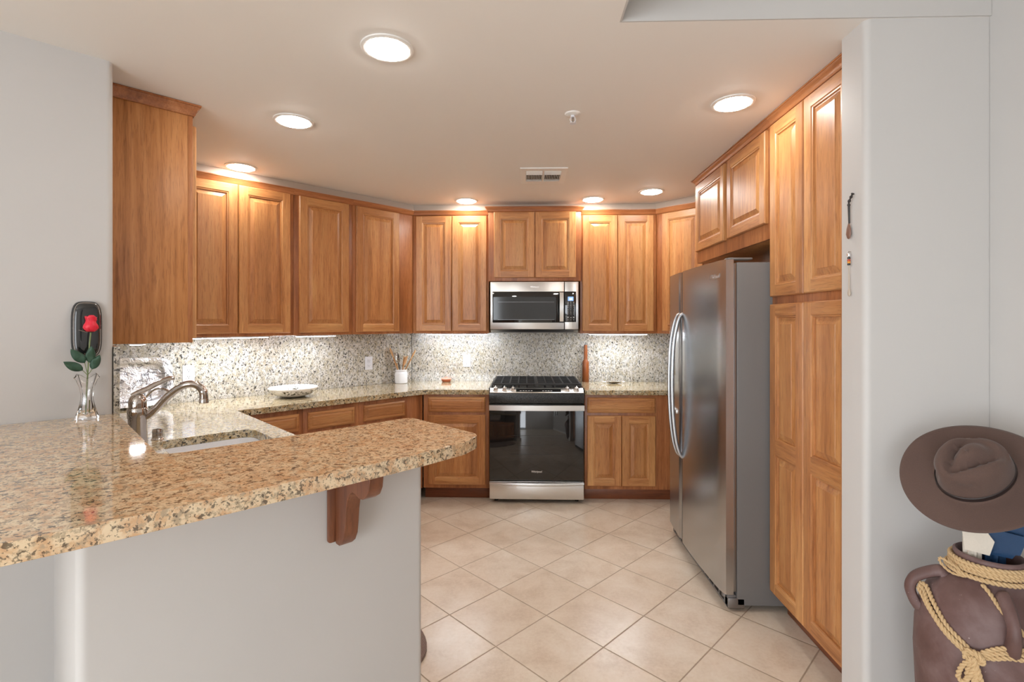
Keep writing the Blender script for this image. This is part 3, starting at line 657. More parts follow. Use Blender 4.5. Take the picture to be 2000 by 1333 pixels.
outlet('white wall outlet on the backsplash left of the utensil crock', W3(2.165, 4.0085, 1.104), A46)
outlet('white wall outlet on the back wall backsplash left of the range', (-.552, 4.6585, 1.103), 0)

# ------------------------------------------------------------------ sink, faucet
r = thing('sink', 'white undermount kitchen sink set in the granite counter', 'sink', W3(0, 0, 0), TH)
def rrect(a0, a1, b0, b1, q_, n=5): return arc(a1 - q_, b1 - q_, q_, 0, 90, n) + arc(a0 + q_, b1 - q_, q_, 90, 180, n) + arc(a0 + q_, b0 + q_, q_, 180, 270, n) + arc(a1 - q_, b0 + q_, q_, 270, 360, n)
rings = [(rrect(sa0 - .012, sa1 + .012, sb0 - .012, sb1 + .012, .08), .8750), (rrect(sa0 + .004, sa1 - .004, sb0 + .004, sb1 - .004, .07), .8750), (rrect(sa0 + .010, sa1 - .010, sb0 + .01, sb1 - .01, .07), .80),
         (rrect(sa0 + .02, sa1 - .02, sb0 + .02, sb1 - .02, .07), .72), (rrect(sa0 + .05, sa1 - .05, sb0 + .05, sb1 - .05, .06), .695), (rrect(sa0 + .19, sa1 - .19, sb0 + .35, sb1 - .35, .01), .692)]
b = MB(); n = len(rings[0][0]); vs_ = [(x, y, z) for l, z in rings for x, y in l]; fs = []
for i in range(len(rings) - 1): fs += [(i * n + j, i * n + (j + 1) % n, (i + 1) * n + (j + 1) % n, (i + 1) * n + j) for j in range(n)]
fs.append(tuple((len(rings) - 1) * n + j for j in range(n))); b.add(vs_, fs, 0, True); o = b.build('basin', CERAM, r, sharp=60)
md_ = o.modifiers.new('wall', 'SOLIDIFY'); md_.thickness = .006; md_.offset = -1
b = MB(); b.lathe([(0, .6925), (.042, .6925), (.042, .697), (.034, .698), (.03, .694), (0, .694)], 24, 0, Matrix.Translation((.64, 2.40, 0))); b.build('drain', CHROME, r)
r = thing('faucet', 'dark nickel kitchen faucet with lever and curved spout at the sink', 'faucet', W3(.338, 2.556, ZK), TH)
b = MB(); b.lathe([(0, .0005), (.040, .0005), (.038, .007), (.034, .012), (.0335, .150), (.036, .155), (.0365, .190), (.034, .195), (0, .195)], 32); bd = b.build('body', CHROME, r)
b = MB(); b.lathe([(0, .1955), (.031, .1955), (.032, .215), (.029, .235), (.018, .248), (0, .251)], 28); b.build('cap', CHROME, bd)
b = MB(); P = smooth_path([(-.022, .0, .246), (.0, 0, .256), (.03, 0, .268), (.07, 0, .290), (.11, 0, .306), (.128, 0, .306)], 6)
b.tube(P, [.0085 + .003 * math.sin(math.pi * i / (len(P) - 1)) for i in range(len(P))], 12, flat=.7); b.build('lever', CHROME, r)
b = MB(); P = smooth_path([(.026, -.01, .155), (.05, -.03, .178), (.09, -.065, .235), (.125, -.095, .272), (.155, -.118, .288), (.185, -.130, .282), (.205, -.135, .255), (.208, -.136, .222)], 8)
n = len(P); b.tube(P, [.0150 if i < n - 9 else .0165 for i in range(n)], 16); b.lathe([(0, .0), (.0185, .0), (.0185, .014), (.017, .018), (0, .018)], 20, 0, Matrix.Translation((.208, -.136, .206))); b.build('spout', CHROME, r)
r = thing('soap_dispenser', 'short nickel cylinder cap beside the faucet at the sink edge', 'air gap', W3(.449, 2.828, ZK), TH)
b = MB(); b.lathe([(0, .0005), (.026, .0005), (.024, .006), (.0215, .008), (.0215, .042), (.019, .049), (0, .051)], 24); b.build('cap', CHROME, r)
b = MB(); b.lathe([(.0217, .030), (.0222, .031), (.0222, .033), (.0217, .034)], 24, cap=False); b.build('groove_ring', DSTEEL, r)

r = thing('filter_tap', 'thin gooseneck water tap behind the main kitchen faucet', 'faucet', W3(.395, 2.885, ZK), TH)
b = MB(); b.lathe([(0, .0005), (.017, .0005), (.015, .008), (.008, .014), (.007, .05), (0, .05)], 20); b.build('base', CHROME, r)
b = MB(); P = smooth_path([(0, 0, .045), (0, 0, .12), (.012, -.018, .19), (.045, -.065, .236), (.078, -.112, .234), (.098, -.142, .205)], 8); b.tube(P, .0048, 12); b.build('spout', CHROME, r)

# ------------------------------------------------------------------ things on the counters
def tray_mat():
    m = NT('embossed_silver'); v = m.coords((1, 1, 1)); n = m.noise(v, 18, 3, .6, 2.2); d = m.voro(v, 15, 'Distance', 'SMOOTH_F1')
    h = m.math('ADD', m.math('MULTIPLY', m.math('PINGPONG', m.math('MULTIPLY', n, 6.0), 1.0), .6), m.math('MULTIPLY', d, .8))
    ed = m.math('PINGPONG', m.math('MULTIPLY', m.noise(v, 9, 2, .5, 2.6), 5.0), 1.0)
    m.col(m.ramp(ed, [(.0, (.20, .20, .21)), (.12, (.45, .45, .47)), (.28, (.88, .88, .90))])); m.set(Metallic=1.0, Roughness=.36); m.bump(h, .8, .004); return m.mat  # dark lines in the colour stand in for shade in the relief
TRAYM = tray_mat()
tr = thing('serving_tray', 'embossed silver serving tray leaning in the corner behind the faucet', 'tray', W3(.506, 3.925, ZK + .001), TH); tr.rotation_euler = (R(-13), 0, TH)
b = MB(); tw, tz = .203, .160; n = 72; prof = [(0, -.004), (.5, -.004), (.70, -.004), (.745, -.012), (.77, -.024), (.80, -.028), (.92, -.033), (.985, -.036), (1.0, -.034), (1.0, -.029), (.92, -.026), (.78, -.020), (.74, -.004), (.70, 0), (0, 0)]
vs_ = []; fs = []
for i, (f_, y) in enumerate(prof):
    for k in range(n):
        t = 2 * math.pi * k / n; c, s = math.cos(t), math.sin(t); sup = (abs(c) ** 4.5 + abs(s) ** 4.5) ** (-1 / 4.5)
        wv = 1 + (.012 * math.sin(t * 18) if f_ > .9 else 0)
        vs_.append((c * sup * tw * f_ * wv, y, tz + s * sup * tz * f_ * wv * .995 + .003))
for i in range(len(prof) - 1): fs += [(i * n + k, i * n + (k + 1) % n, (i + 1) * n + (k + 1) % n, (i + 1) * n + k) for k in range(n)]
b.add(vs_, fs, 0, True); b.build('embossed_plate', TRAYM, tr, sharp=50)
def bowl_mat():
    m = NT('painted_ceramic'); v = m.coords((1, 1, 1)); sx = m.n('ShaderNodeSeparateXYZ'); m.l(v, sx.inputs[0])
    band = m.ramp(sx.outputs[2], [(.022, (0, 0, 0)), (.027, (1, 1, 1)), (.052, (1, 1, 1)), (.057, (0, 0, 0))])
    sp = m.ramp(m.noise(v, 60, 3, .7), [(.50, (0, 0, 0)), (.56, (1, 1, 1))]); cl = m.ramp(m.noise(v, 16, 1), [(.46, (0, 0, 0)), (.54, (1, 1, 1))])
    f_ = m.math('MULTIPLY', m.math('MULTIPLY', band, sp), cl)
    hue = m.ramp(m.noise(v, 9, 1), [(.4, srgb(60, 74, 120)), (.5, srgb(110, 92, 50)), (.6, srgb(60, 60, 40))])
    m.col(m.mix(f_, srgb(240, 238, 236), hue)); m.set(Roughness=.1); return m.mat
o = MB(); o.lathe([(0, .012), (.06, .012), (.11, .030), (.150, .052), (.163, .068), (.168, .070), (.170, .066), (.160, .048), (.125, .018), (.085, .004), (.070, .0005), (.062, .0005), (.058, .005), (0, .005)], 64)
for i in range(len(o.v)):
    x, y, z = o.v[i]; q_ = math.hypot(x, y)
    if q_ > .155: t = math.atan2(y, x); f_ = 1 + .015 * math.sin(24 * t); o.v[i] = (x * f_, y * f_, z)
tag(o.build('serving_bowl', bowl_mat(), None, W3(1.425, 3.762, ZK + .0005)), 'wide shallow white bowl with painted flowers on the angled counter', 'bowl')
cx, cy = W(2.395, 3.91); cx, cy = -1.125, 4.475
r = thing('utensil_crock', 'white ceramic crock holding wooden utensils in the corner', 'crock', (cx, cy, ZK + .0005))
b = MB(); b.lathe([(0, 0), (.052, 0), (.056, .004), (.057, .085), (.053, .098), (.047, .104), (.047, .108), (.0515, .112), (.0515, .121), (.046, .122), (.042, .118), (.042, .10), (.050, .085), (.050, .008), (0, .007)], 40); b.build('crock_body', CERAM, r)
zc = ZK + .0085
def utensil(name, label, base, tip, maker, cat):
    p0 = Vector((cx + base[0], cy + base[1], zc + .002)); p1 = Vector((cx + tip[0], cy + tip[1], ZK + tip[2]))
    r = thing(name, label, cat, p0); d = p1 - p0; r.rotation_euler = d.to_track_quat('Z', 'Y').to_euler(); maker(r, d.length)
def mk_spoon(r, Lh):
    b = MB(); b.tube([(0, 0, 0), (0, 0, Lh * .72)], [.0055, .0065], 10); b.build('handle', SPOON, r)
    b = MB(); b.lathe([(0, 0), (.012, .006), (.022, .025), (.027, .05), (.024, .075), (.012, .092), (0, .096)], 20, 0, Matrix.Translation((0, 0, Lh - .096)) @ Matrix.Diagonal((1, .30, 1, 1))); b.build('bowl', SPOON, r)
def mk_spat(r, Lh, wd=.030, h=.085):
    b = MB(); b.tube([(0, 0, 0), (0, 0, Lh - h + .01)], .0055, 10); b.build('handle', SPOON, r)
    b = MB(); b.prism([(-.008, 0), (.008, 0), (wd, .02), (wd * 1.1, h), (-wd, h * .9), (-wd, .02)], -.003, .003, M=Matrix.Translation((0, 0, Lh - h)) @ Matrix.Rotation(R(90), 4, 'X')); bevelled(b, 'blade', SPOON, .001, r)
def mk_loop(r, Lh):
    b = MB(); b.tube([(0, 0, 0), (0, 0, Lh - .09)], .004, 10); b.build('shaft', CHROME, r)
    for i in range(3):
        M = Matrix.Rotation(R(60 * i), 4, 'Z'); P = [M @ Vector((.026 * math.sin(2 * math.pi * t / 16) * (1 if True else 0), 0, Lh - .09 + .045 * (1 - math.cos(2 * math.pi * t / 16)))) for t in range(16)]
        b = MB(); b.tube(P, .0016, 8, closed=True); b.build('wire_loop', CHROME, r)
def mk_scis(r, Lh):
    for s in (-1, 1):
        b = MB(); P = [(s * .018 + .015 * math.cos(2 * math.pi * t / 18), 0, Lh - .028 + .026 * math.sin(2 * math.pi * t / 18)) for t in range(18)]
        b.tube(P, .0035, 8, closed=True); b.tube([(s * .010, 0, Lh - .05), (-s * .003, 0, Lh - .09), (-s * .006, 0, .004)], [.004, .004, .003], 8, flat=.6); b.build('blade', BLACK if s < 0 else CHROME, r)
utensil('wooden_spoon', 'large wooden spoon leaning far left out of the crock', (.012, -.01), (-.100, -.01, .320), mk_spoon, 'spoon')
utensil('scissors', 'kitchen scissors with looped handles standing in the crock', (.010, -.026), (-.025, -.028, .262), mk_scis, 'scissors')
utensil('whisk', 'small wire whisk in the middle of the crock', (0, .02), (-.050, .028, .275), mk_loop, 'whisk')
utensil('wooden_spatula', 'flat pale wooden spatula on the right of the crock', (-.015, -.012), (.052, -.022, .245), mk_spat, 'spatula')
utensil('slotted_turner', 'narrow wooden turner behind the flat spatula in the crock', (.0, .01), (.024, .012, .25), lambda r, l: mk_spat(r, l, .016, .09), 'turner')
utensil('slim_spoon', 'slim wooden spoon leaning far right out of the crock', (-.02, .012), (.125, .03, .300), lambda r, l: mk_spoon(r, l), 'spoon')
utensil('tongs', 'short pale wooden fork at the front of the crock', (-.005, -.032), (-.030, -.032, .185), lambda r, l: mk_spat(r, l, .008, .06), 'fork')
PINK = plain('pink_glaze', srgb(232, 160, 140), .3); TERRA = plain('terracotta', srgb(168, 88, 48), .6)
r = thing('candle_dish', 'small terracotta dish with pink top beside the back splash', 'dish', (-.735, 4.585, ZK + .0005))
b = MB(); b.lathe([(0, 0), (.034, 0), (.040, .006), (.042, .022), (0, .022)], 32); b.build('dish', TERRA, r)
b = MB(); b.lathe([(0, .022), (.046, .022), (.049, .028), (.044, .034), (.015, .037), (.011, .046), (.0, .048)], 32); b.build('lid', PINK, r)
r = thing('pepper_mill', 'tall wooden bottle-shaped pepper mill right of the range', 'pepper mill', (.548, 4.605, ZK + .0005))
b = MB(); b.lathe([(0, 0), (.029, 0), (.031, .004), (.031, .172), (.0285, .186), (.019, .204), (.0165, .216), (.0165, .270), (.0172, .274), (.0172, .282), (.0165, .286), (.0155, .330), (.014, .340), (0, .343)], 32); b.build('body', MILLW, r)
b = MB(); b.tube([(-.038, 0, .322), (.038, 0, .322)], .0055, 10); b.lathe([(0, .343), (.006, .343), (.006, .352), (0, .354)], 14); b.build('turn_key', DSTEEL, r)
r = thing('spoon_rest', 'small silver spoon rest dish on the counter right of the range', 'spoon rest', (.79, 4.50, ZK + .0005))
b = MB(); b.lathe([(0, .003), (.03, .003), (.055, .010), (.072, .018), (.073, .020), (.054, .014), (.03, .007), (0, .006)], 36, 0, Matrix.Diagonal((1, .6, 1, 1)))
b.lathe([(0, .0), (.026, .0), (.030, .004), (0, .004)], 28, 0, Matrix.Diagonal((1, .6, 1, 1))); b.build('dish', SILVER, r)
b = MB(); P = smooth_path([(-.06, 0, .016), (-.09, 0, .014), (-.115, 0, .022)], 6); b.tube(P, [.006] * 6 + [.004] * 7, 10, flat=.5); b.tube([(.068, 0, .018), (.092, .0, .016)], .004, 8, flat=.5); b.build('handle', SILVER, r)

# ------------------------------------------------------------------ vase, rose, plaque on the left
vx, vy = W(.170, 2.440)
V = thing('bud_vase', 'clear crystal bud vase standing on the bar by the white wall', 'vase', (vx, vy, 1.1005))
b = MB(); n = 24; prof = [(0, 0), (.026, 0), (.027, .006), (.023, .020), (.019, .035), (.0145, .060), (.0135, .075), (.017, .100), (.024, .125), (.029, .137), (.0265, .137), (.0215, .124), (.0145, .1), (.011, .075), (.012, .06), (.015, .035), (.013, .016), (0, .014)]
b.lathe(prof, n)
for i in range(len(b.v)):
    x, y, z = b.v[i]; q_ = math.hypot(x, y); t = math.atan2(y, x)
    if q_ > .001: f_ = 1 + .05 * math.cos(8 * t); b.v[i] = (x * f_ * 1.25, y * f_ * 1.25, (z + (.006 * math.cos(4 * t) if z > .13 else 0)) * 1.18)
b.build('glass_body', CRYST, V)
GREEN = plain('rose_leaf', srgb(52, 84, 66), .5); STEMG = plain('rose_stem', srgb(118, 132, 84), .5); RED = plain('rose_petal', srgb(226, 36, 60), .45); CALY = plain('rose_calyx', srgb(36, 44, 36), .6)
ro = thing('rose', 'red artificial rose with dark green leaves standing in the crystal vase', 'flower', (vx, vy, 1.118), TH); ro.scale = (1, 1, .935)
b = MB(); P = smooth_path([(-.003, 0, .0), (-.001, 0, .08), (.003, 0, .18), (.007, 0, .27), (.011, -.004, .326)], 8); b.tube(P, .0022, 8); b.build('stem', STEMG, ro)
b = MB(); b.tube([(.006, .002, .0), (.0075, .002, .055)], .0018, 8); b.build('stem_spur', STEMG, ro)
hx, hy, hz = .011, -.004, .326
b = MB(); b.lathe([(0, 0), (.010, .002), (.016, .010), (.018, .017)], 20, 0, Matrix.Translation((hx, hy, hz)), cap=False); b.build('calyx', CALY, ro)
for k in range(9):
    t = k * 2.4; inner = k >= 5; q_ = .0175 if not inner else .011; hgt = .058 + .004 * (k % 3) if not inner else .066; b = MB(); vs_ = []; fs = []; nu, nv = 8, 7
    for i in range(nv + 1):
        v_ = i / nv; z = hz + .004 + hgt * v_; rad = q_ * (.55 + 1.0 * math.sin(min(1, v_ * 1.25) * 1.9)) if v_ < .8 else q_ * (1.15 + .5 * (v_ - .8))
        rad = q_ * (.62 + .50 * math.sin(math.pi * min(1, v_ / .62)) * (1 if v_ < .31 else .9) + (.16 if v_ > .31 else .16 * v_ / .31) + (.9 * (v_ - .80) if v_ > .8 and not inner else 0))
        for j in range(nu + 1):
            u = (j / nu - .5) * 2.2 * (1 if v_ < .8 else 1 - .5 * (v_ - .8)); dz = -.010 * (abs(j / nu - .5) * 2) ** 2 * v_
            vs_.append((hx + rad * math.cos(t + u), hy + rad * math.sin(t + u), z + dz))
    for i in range(nv):
        for j in range(nu): a = i * (nu + 1) + j; fs.append((a, a + 1, a + nu + 2, a + nu + 1))
    b.add(vs_, fs, 0, True); o = b.build('petal', RED, ro, sharp=80); sd = o.modifiers.new('t', 'SOLIDIFY'); sd.thickness = .0012
def leaf(base, tip, wd):
    base, tip = Vector(base), Vector(tip); d = tip - base; s = d.cross(Vector((0, 1, .2))).normalized(); b = MB(); vs_ = []; fs = []; n = 10
    for i in range(n + 1):
        u = i / n; w_ = wd * math.sin(math.pi * u ** .8) ** .8 if 0 < u < 1 else .0005; p = base + d * u
        for j in (-1, -.5, 0, .5, 1): vs_.append(p + s * w_ * j + Vector((0, -.004 * (1 - abs(j)) + .004 * math.sin(u * 9) * j, 0)))
    for i in range(n):
        for j in range(4): a = i * 5 + j; fs.append((a, a + 1, a + 6, a + 5))
    b.add(vs_, fs, 0, True); o = b.build('leaf', GREEN, ro, sharp=80); sd = o.modifiers.new('t', 'SOLIDIFY'); sd.thickness = .001
leaf((-.006, -.002, .205), (-.046, -.010, .262), .017); leaf((-.012, -.004, .176), (-.066, -.014, .214), .017); leaf((.008, -.004, .205), (.012, -.014, .272), .015); leaf((.014, -.003, .178), (.036, -.010, .236), .0145)
b = MB()
for P in ([(.002, 0, .16), (-.003, -.002, .185), (-.006, -.003, .206)], [(.002, 0, .155), (-.006, -.003, .168), (-.013, -.004, .177)], [(.003, 0, .158), (.009, -.002, .168), (.014, -.003, .179)]): b.tube(P, .0012, 6)
b.build('leaf_stalk', STEMG, ro)
r = thing('wall_plaque', 'black glossy rounded wall vase hanging on the white wall behind the rose', 'wall vase', W3(.174, 2.5145, 1.434), TH)
def superpts(w_, h_, n=56, e=4.0):
    out = []
    for k in range(n):
        t = 2 * math.pi * k / n; c, s = math.cos(t), math.sin(t); q_ = (abs(c) ** e + abs(s) ** e) ** (-1 / e); out.append((c * q_ * w_, s * q_ * h_))
    return out
def pillow(w_, h_, prof, e=4):
    b = MB(); n = 56; vs_ = []; fs = []
    for f_, y in prof: vs_ += [(x * f_, y, z * (1 - (1 - f_) * w_ / h_)) for x, z in superpts(w_, h_, n, e)]
    for i in range(len(prof) - 1): fs += [(i * n + k, i * n + (k + 1) % n, (i + 1) * n + (k + 1) % n, (i + 1) * n + k) for k in range(n)]
    fs += [tuple(range(n)), tuple((len(prof) - 1) * n + k for k in range(n))]
    b.add(vs_, fs, 0, True); return b
pillow(.046, .107, [(1, 0), (1.0, -.008), (.97, -.016), (.9, -.022), (.86, -.022)]).build('back_shell', BLACK, r)
pillow(.0385, .100, [(1, -.0215), (.98, -.026), (.9, -.031), (.7, -.034), (.4, -.035)]).build('glass_front', BLACKG, r)
b = MB(); P = [(x, -.0235, z) for x, z in superpts(.0395, .101)]; b.tube(P, .0012, 6, closed=True); b.build('chrome_edge', CHROME, r)
b = MB(); P = smooth_path([(-.042, -.022, .005), (-.02, -.036, -.004), (0, -.038, -.010), (.02, -.036, -.004), (.042, -.022, .000)], 6); b.tube(P, .0008, 6); b.build('wire', CHROME, r)

# ------------------------------------------------------------------ spoons hung on the wall end
BONE = plain('horn_spoon', srgb(190, 176, 160), .4); HORN = plain('dark_carved_wood', srgb(42, 38, 38), .4); BRN = plain('brown_bowl', srgb(128, 92, 76), .4)
r = thing('hanging_spoon', 'dark carved spoon hanging on the white wall end, upper one', 'spoon', (1.149, 1.792, 1.905))
b = MB(); b.tube(smooth_path([(-.006, -.014, .008), (-.010, -.010, -.004), (-.012, -.002, -.02), (-.010, .002, -.035)], 6), [.004 + .0015 * math.sin(i * 1.3) for i in range(19)], 10); b.build('carved_head', HORN, r)
b = MB(); b.tube([(-.010, .002, -.034), (-.008, .003, -.095)], [.0038, .003], 10); b.build('handle', HORN, r)
b = MB(); b.lathe([(0, 0), (.007, .004), (.0125, .018), (.0105, .036), (.004, .054), (0, .058)], 20, 0, Matrix.Translation((-.008, .006, -.150)) @ Matrix.Diagonal((.45, 1, 1, 1))); b.build('bowl', BRN, r)
b = MB(); b.tube([(0, -.012, .004), (-.012, -.012, .006)], .0012, 8); b.build('hook', CHROME, r)
r = thing('hanging_spoon', 'slim pale beaded spoon hanging on the white wall end, lower one', 'spoon', (1.149, 1.797, 1.71))
b = MB(); b.tube([(-.008, 0, -.045), (-.008, -.001, -.135)], [.0015, .0024], 8); b.build('handle', BONE, r)
b = MB(); b.lathe([(0, 0), (.005, .003), (.0075, .012), (.004, .026), (0, .030)], 16, 0, Matrix.Translation((-.008, -.001, -.158)) @ Matrix.Diagonal((.5, 1, 1, 1))); b.build('bowl', BONE, r)
for i, (c_, z) in enumerate((((.03, .03, .03), -.022), (srgb(196, 74, 40), -.030), (srgb(222, 150, 50), -.037), ((.03, .03, .03), -.044))):
    b = MB(); b.lathe([(0, -.004), (.0042, -.0035), (.005, 0), (.0042, .0035), (0, .004)], 12, 0, Matrix.Translation((-.008, 0, z))); b.build('bead', plain('bead_glaze_%d' % i, c_, .25), r)
b = MB(); b.lathe([(0, 0), (.005, .002), (.0065, .009), (.004, .016), (0, .018)], 14, 0, Matrix.Translation((-.008, 0, -.018))); b.build('charm', SILVER, r)
b = MB(); b.tube([(0, 0, .0), (-.009, 0, .002), (-.009, 0, -.004)], .001, 6); b.build('hook', CHROME, r)

# ------------------------------------------------------------------ clay pot with rope, umbrellas and hat
PX, PY = 1.292, 1.43; PS = .80
def clay():
    m = NT('dark_clay'); v = m.coords((1, 1, 1)); n = m.noise(v, 7, 5, .6, .5); n2 = m.noise(v, 90, 3, .6)
    c = m.ramp(n, [(.3, srgb(80, 56, 52)), (.5, srgb(99, 73, 69)), (.7, srgb(120, 98, 96))]); c = m.mix(m.ramp(n2, [(.72, (0, 0, 0)), (.76, (.8, .8, .8))]), c, srgb(180, 164, 156))
    m.col(c); m.set(Roughness=.55); m.bump(n2, .12, .002); return m.mat
CLAY = clay()
PP = [(0, .001), (.115, .001), (.122, .01), (.150, .10), (.180, .24), (.202, .40), (.208, .52), (.204, .60), (.190, .665), (.165, .712), (.132, .742), (.105, .757), (.093, .768), (.089, .785), (.090, .808), (.096, .818), (.096, .826), (.089, .830), (.082, .826), (.080, .80), (.083, .77), (.13, .72), (.185, .62), (.195, .5), (.17, .25), (.11, .02), (0, .018)]
PP = [(q_ * PS, z * .985) for q_, z in PP]
pot = thing('clay_pot', 'large dark brown clay pot standing in the right corner', 'pot', (PX, PY, 0))
b = MB(); b.lathe(PP, 56); b.build('pot_body', CLAY, pot, sharp=70)
def pot_r(z):
    for (r0, z0), (r1, z1) in zip(PP[1:18], PP[2:18]):
        if z0 <= z <= z1: return r0 + (r1 - r0) * (z - z0) / max(1e-6, z1 - z0)
    return .09 * PS
def pp(deg, z, off=0): q_ = pot_r(z) + off; return Vector((q_ * math.cos(R(deg)), q_ * math.sin(R(deg)), z))
CAMA = 227                                   # bearing of the camera seen from the pot
def pot_handle(deg):
    P = smooth_path([pp(deg, .735, -.004), pp(deg, .742, .022), pp(deg, .715, .040), pp(deg, .680, .034), pp(deg, .645, .012), pp(deg, .625, -.004)], 6)
    b = MB(); b.tube(P, [.015 + .004 * abs(i / (len(P) - 1) - .5) * 2 for i in range(len(P))], 12, flat=.75); b.build('handle', CLAY, pot)
for dg in (CAMA + 16, CAMA - 74, CAMA + 106, CAMA - 164): pot_handle(dg)
ROPEM = plain('straw_rope', srgb(198, 168, 126), .8, 0, .5, 500)
rope = thing('rope', 'twisted straw rope wound and knotted around the dark clay pot', 'rope', (PX, PY, 0))
def rope_part(name, pts, rad=.0052, sub=10, pitch=.022, strands=2):
    P = smooth_path(pts, sub); b = MB(); L_ = [0]
    for p, q_ in zip(P, P[1:]): L_.append(L_[-1] + (q_ - p).length)
    N = max(8, int(L_[-1] / (pitch / 7))); Q = []; j = 0
    for i in range(N + 1):
        s = L_[-1] * i / N
        while j < len(L_) - 2 and L_[j + 1] < s: j += 1
        t = (s - L_[j]) / max(1e-9, L_[j + 1] - L_[j]); Q.append(P[j].lerp(P[j + 1], t))
    for k in range(strands):
        u = (Q[1] - Q[0]).orthogonal().normalized(); S = []
        for i in range(N + 1):
            T = (Q[min(N, i + 1)] - Q[max(0, i - 1)]).normalized(); u = (u - T * u.dot(T)).normalized(); w_ = T.cross(u)
            an = 2 * math.pi * (i / N * L_[-1] / pitch + k / strands); S.append(Q[i] + (u * math.cos(an) + w_ * math.sin(an)) * rad * .52)
        b.tube(S, rad * .62, 7)
    return b.build(name, ROPEM, rope)
def ring_at(z, off, turns=1.0, dz=0.0, d0=0):
    n = int(20 * turns); return [Vector(((.0925 * PS + off) * math.cos(R(d0 + 360 * turns * i / n)), (.0925 * PS + off) * math.sin(R(d0 + 360 * turns * i / n)), z + dz * i / n)) for i in range(n + 1)]
rope_part('neck_winding', ring_at(.764, .0165, 1.0, .010, 40) + ring_at(.7745, .0075, 3.0, .030, 40), .0062, 3)
rope_part('loose_end', [pp(CAMA - 8, .758, .016), pp(CAMA + 2, .742, .008), pp(CAMA + 12, .715, .007), pp(CAMA + 22, .69, .007), pp(CAMA + 27, .672, .007)], .005)
rope_part('neck_loop', [pp(CAMA - 30, .762, .014), pp(CAMA - 52, .757, .022), pp(CAMA - 66, .772, .038), pp(CAMA - 60, .79, .042), pp(CAMA - 45, .784, .03), pp(CAMA - 38, .774, .02)], .0036)
dl = CAMA - 74
for k in range(3):
    o_ = .006 + .0065 * (k % 2); rope_part('shoulder_strand', [pp(dl + 2 + k, .70 - .006 * k, .022), pp(dl + 10, .70 - .012 * k, .012), pp(dl + 26, .675 - .011 * k, o_), pp(dl + 44, .640 - .010 * k, o_), pp(CAMA - 14, .612 - .008 * k, o_), pp(CAMA - 8, .600, .012)], .0056)
for k in range(3):
    rope_part('front_strand', [pp(CAMA - 8, .600, .013), pp(CAMA + 3, .606 + .010 * k, .008), pp(CAMA + 14, .618 + .011 * k, .008), pp(CAMA + 40, .622 + .011 * k, .008), pp(CAMA + 75, .63 + .010 * k, .008), pp(CAMA + 104, .67 + .006 * k, .016)], .0056)
kc = pp(CAMA - 8, .598, .012)
T = Vector((-math.sin(R(CAMA - 8)), math.cos(R(CAMA - 8)), 0)); N_ = Vector((math.cos(R(CAMA - 8)), math.sin(R(CAMA - 8)), 0)); Z = Vector((0, 0, 1))
rope_part('knot', [kc + T * (.018 * math.cos(t * .8)) * 1 + Z * (.010 * math.sin(t * .8) + .004 * (t % 3 - 1)) + N_ * (.006 + .004 * math.sin(t * 1.7)) for t in range(24)], .0056, 5)
for k, (dx, dz, w_) in enumerate(((-.022, -.070, .016), (-.004, -.085, .014), (.010, -.078, .012))):
    rope_part('bow_loop', [kc + N_ * .006, kc + T * (dx * .5 - w_ * .7) + Z * dz * .45 + N_ * .010, kc + T * (dx - w_ * .5) + Z * dz * .9 + N_ * .012, kc + T * dx + Z * dz + N_ * .012, kc + T * (dx + w_ * .6) + Z * dz * .85 + N_ * .013, kc + T * (dx * .4 + w_ * .5) + Z * dz * .4 + N_ * .012, kc + N_ * .008], .0056)
rope_part('bow_tail', [kc + N_ * .006, kc + T * .004 + Z * -.05 + N_ * .012, kc + T * .0 + Z * -.10 + N_ * .012, kc + T * .006 + Z * -.15 + N_ * .010], .0056)
NAVY = plain('navy_fabric', srgb(34, 64, 98), .35, 0, .1, 300); BEIGE = plain('beige_fabric', srgb(206, 196, 182), .7, 0, .1, 300)
def umbrella(label, x, y, lean, mat, rmax, flap, ztop=.905):
    r = thing('umbrella', label, 'umbrella', (x, y, .03)); r.rotation_euler = lean
    b = MB(); n = 48; prof = [(.006, .0), (.012, .05), (.022, .30), (rmax * .8, .62), (rmax, .74), (rmax * 1.05, .82), (rmax * .8, .875), (.008, .885)]; vs_ = []; fs = []
    for i, (q_, z) in enumerate(prof):
        for k in range(n):
            t = 2 * math.pi * k / n; f_ = 1 + (.22 * math.cos(8 * t + z * 3) if q_ > .012 else 0); vs_.append((q_ * f_ * math.cos(t), q_ * f_ * math.sin(t), z))
    for i in range(len(prof) - 1): fs += [(i * n + k, i * n + (k + 1) % n, (i + 1) * n + (k + 1) % n, (i + 1) * n + k) for k in range(n)]
    fs += [tuple(range(n)), tuple((len(prof) - 1) * n + k for k in range(n))]
    b.add(vs_, fs, 0, True); b.build('folded_canopy', mat, r, sharp=60)
    b = MB(); b.tube([(0, 0, .88), (0, 0, .95)], .005, 10); b.build('shaft', DSTEEL, r)
    for P in flap:
        b = MB(); k = len(P); vs_ = [Vector(p) for p in P] + [Vector(p) + Vector((.004, .005, 0)) for p in P]
        fs = [tuple(range(k)), tuple(range(2 * k - 1, k - 1, -1))] + [(i, (i + 1) % k, k + (i + 1) % k, k + i) for i in range(k)]
        b.add(vs_, fs); b.build('canopy_flap', mat, r)
umbrella('navy blue folded umbrella standing in the clay pot under the hat', PX + .017, PY + .0, (R(-.5), R(-.5), 0), NAVY, .026,
         [[(-.045, -.022, .795), (.012, -.050, .79), (.060, -.046, .832), (.115, -.080, .868), (.070, -.062, .895), (-.05, -.03, .90)], [(-.03, -.034, .80), (.03, -.054, .80), (.045, -.06, .85), (-.04, -.04, .87)]])
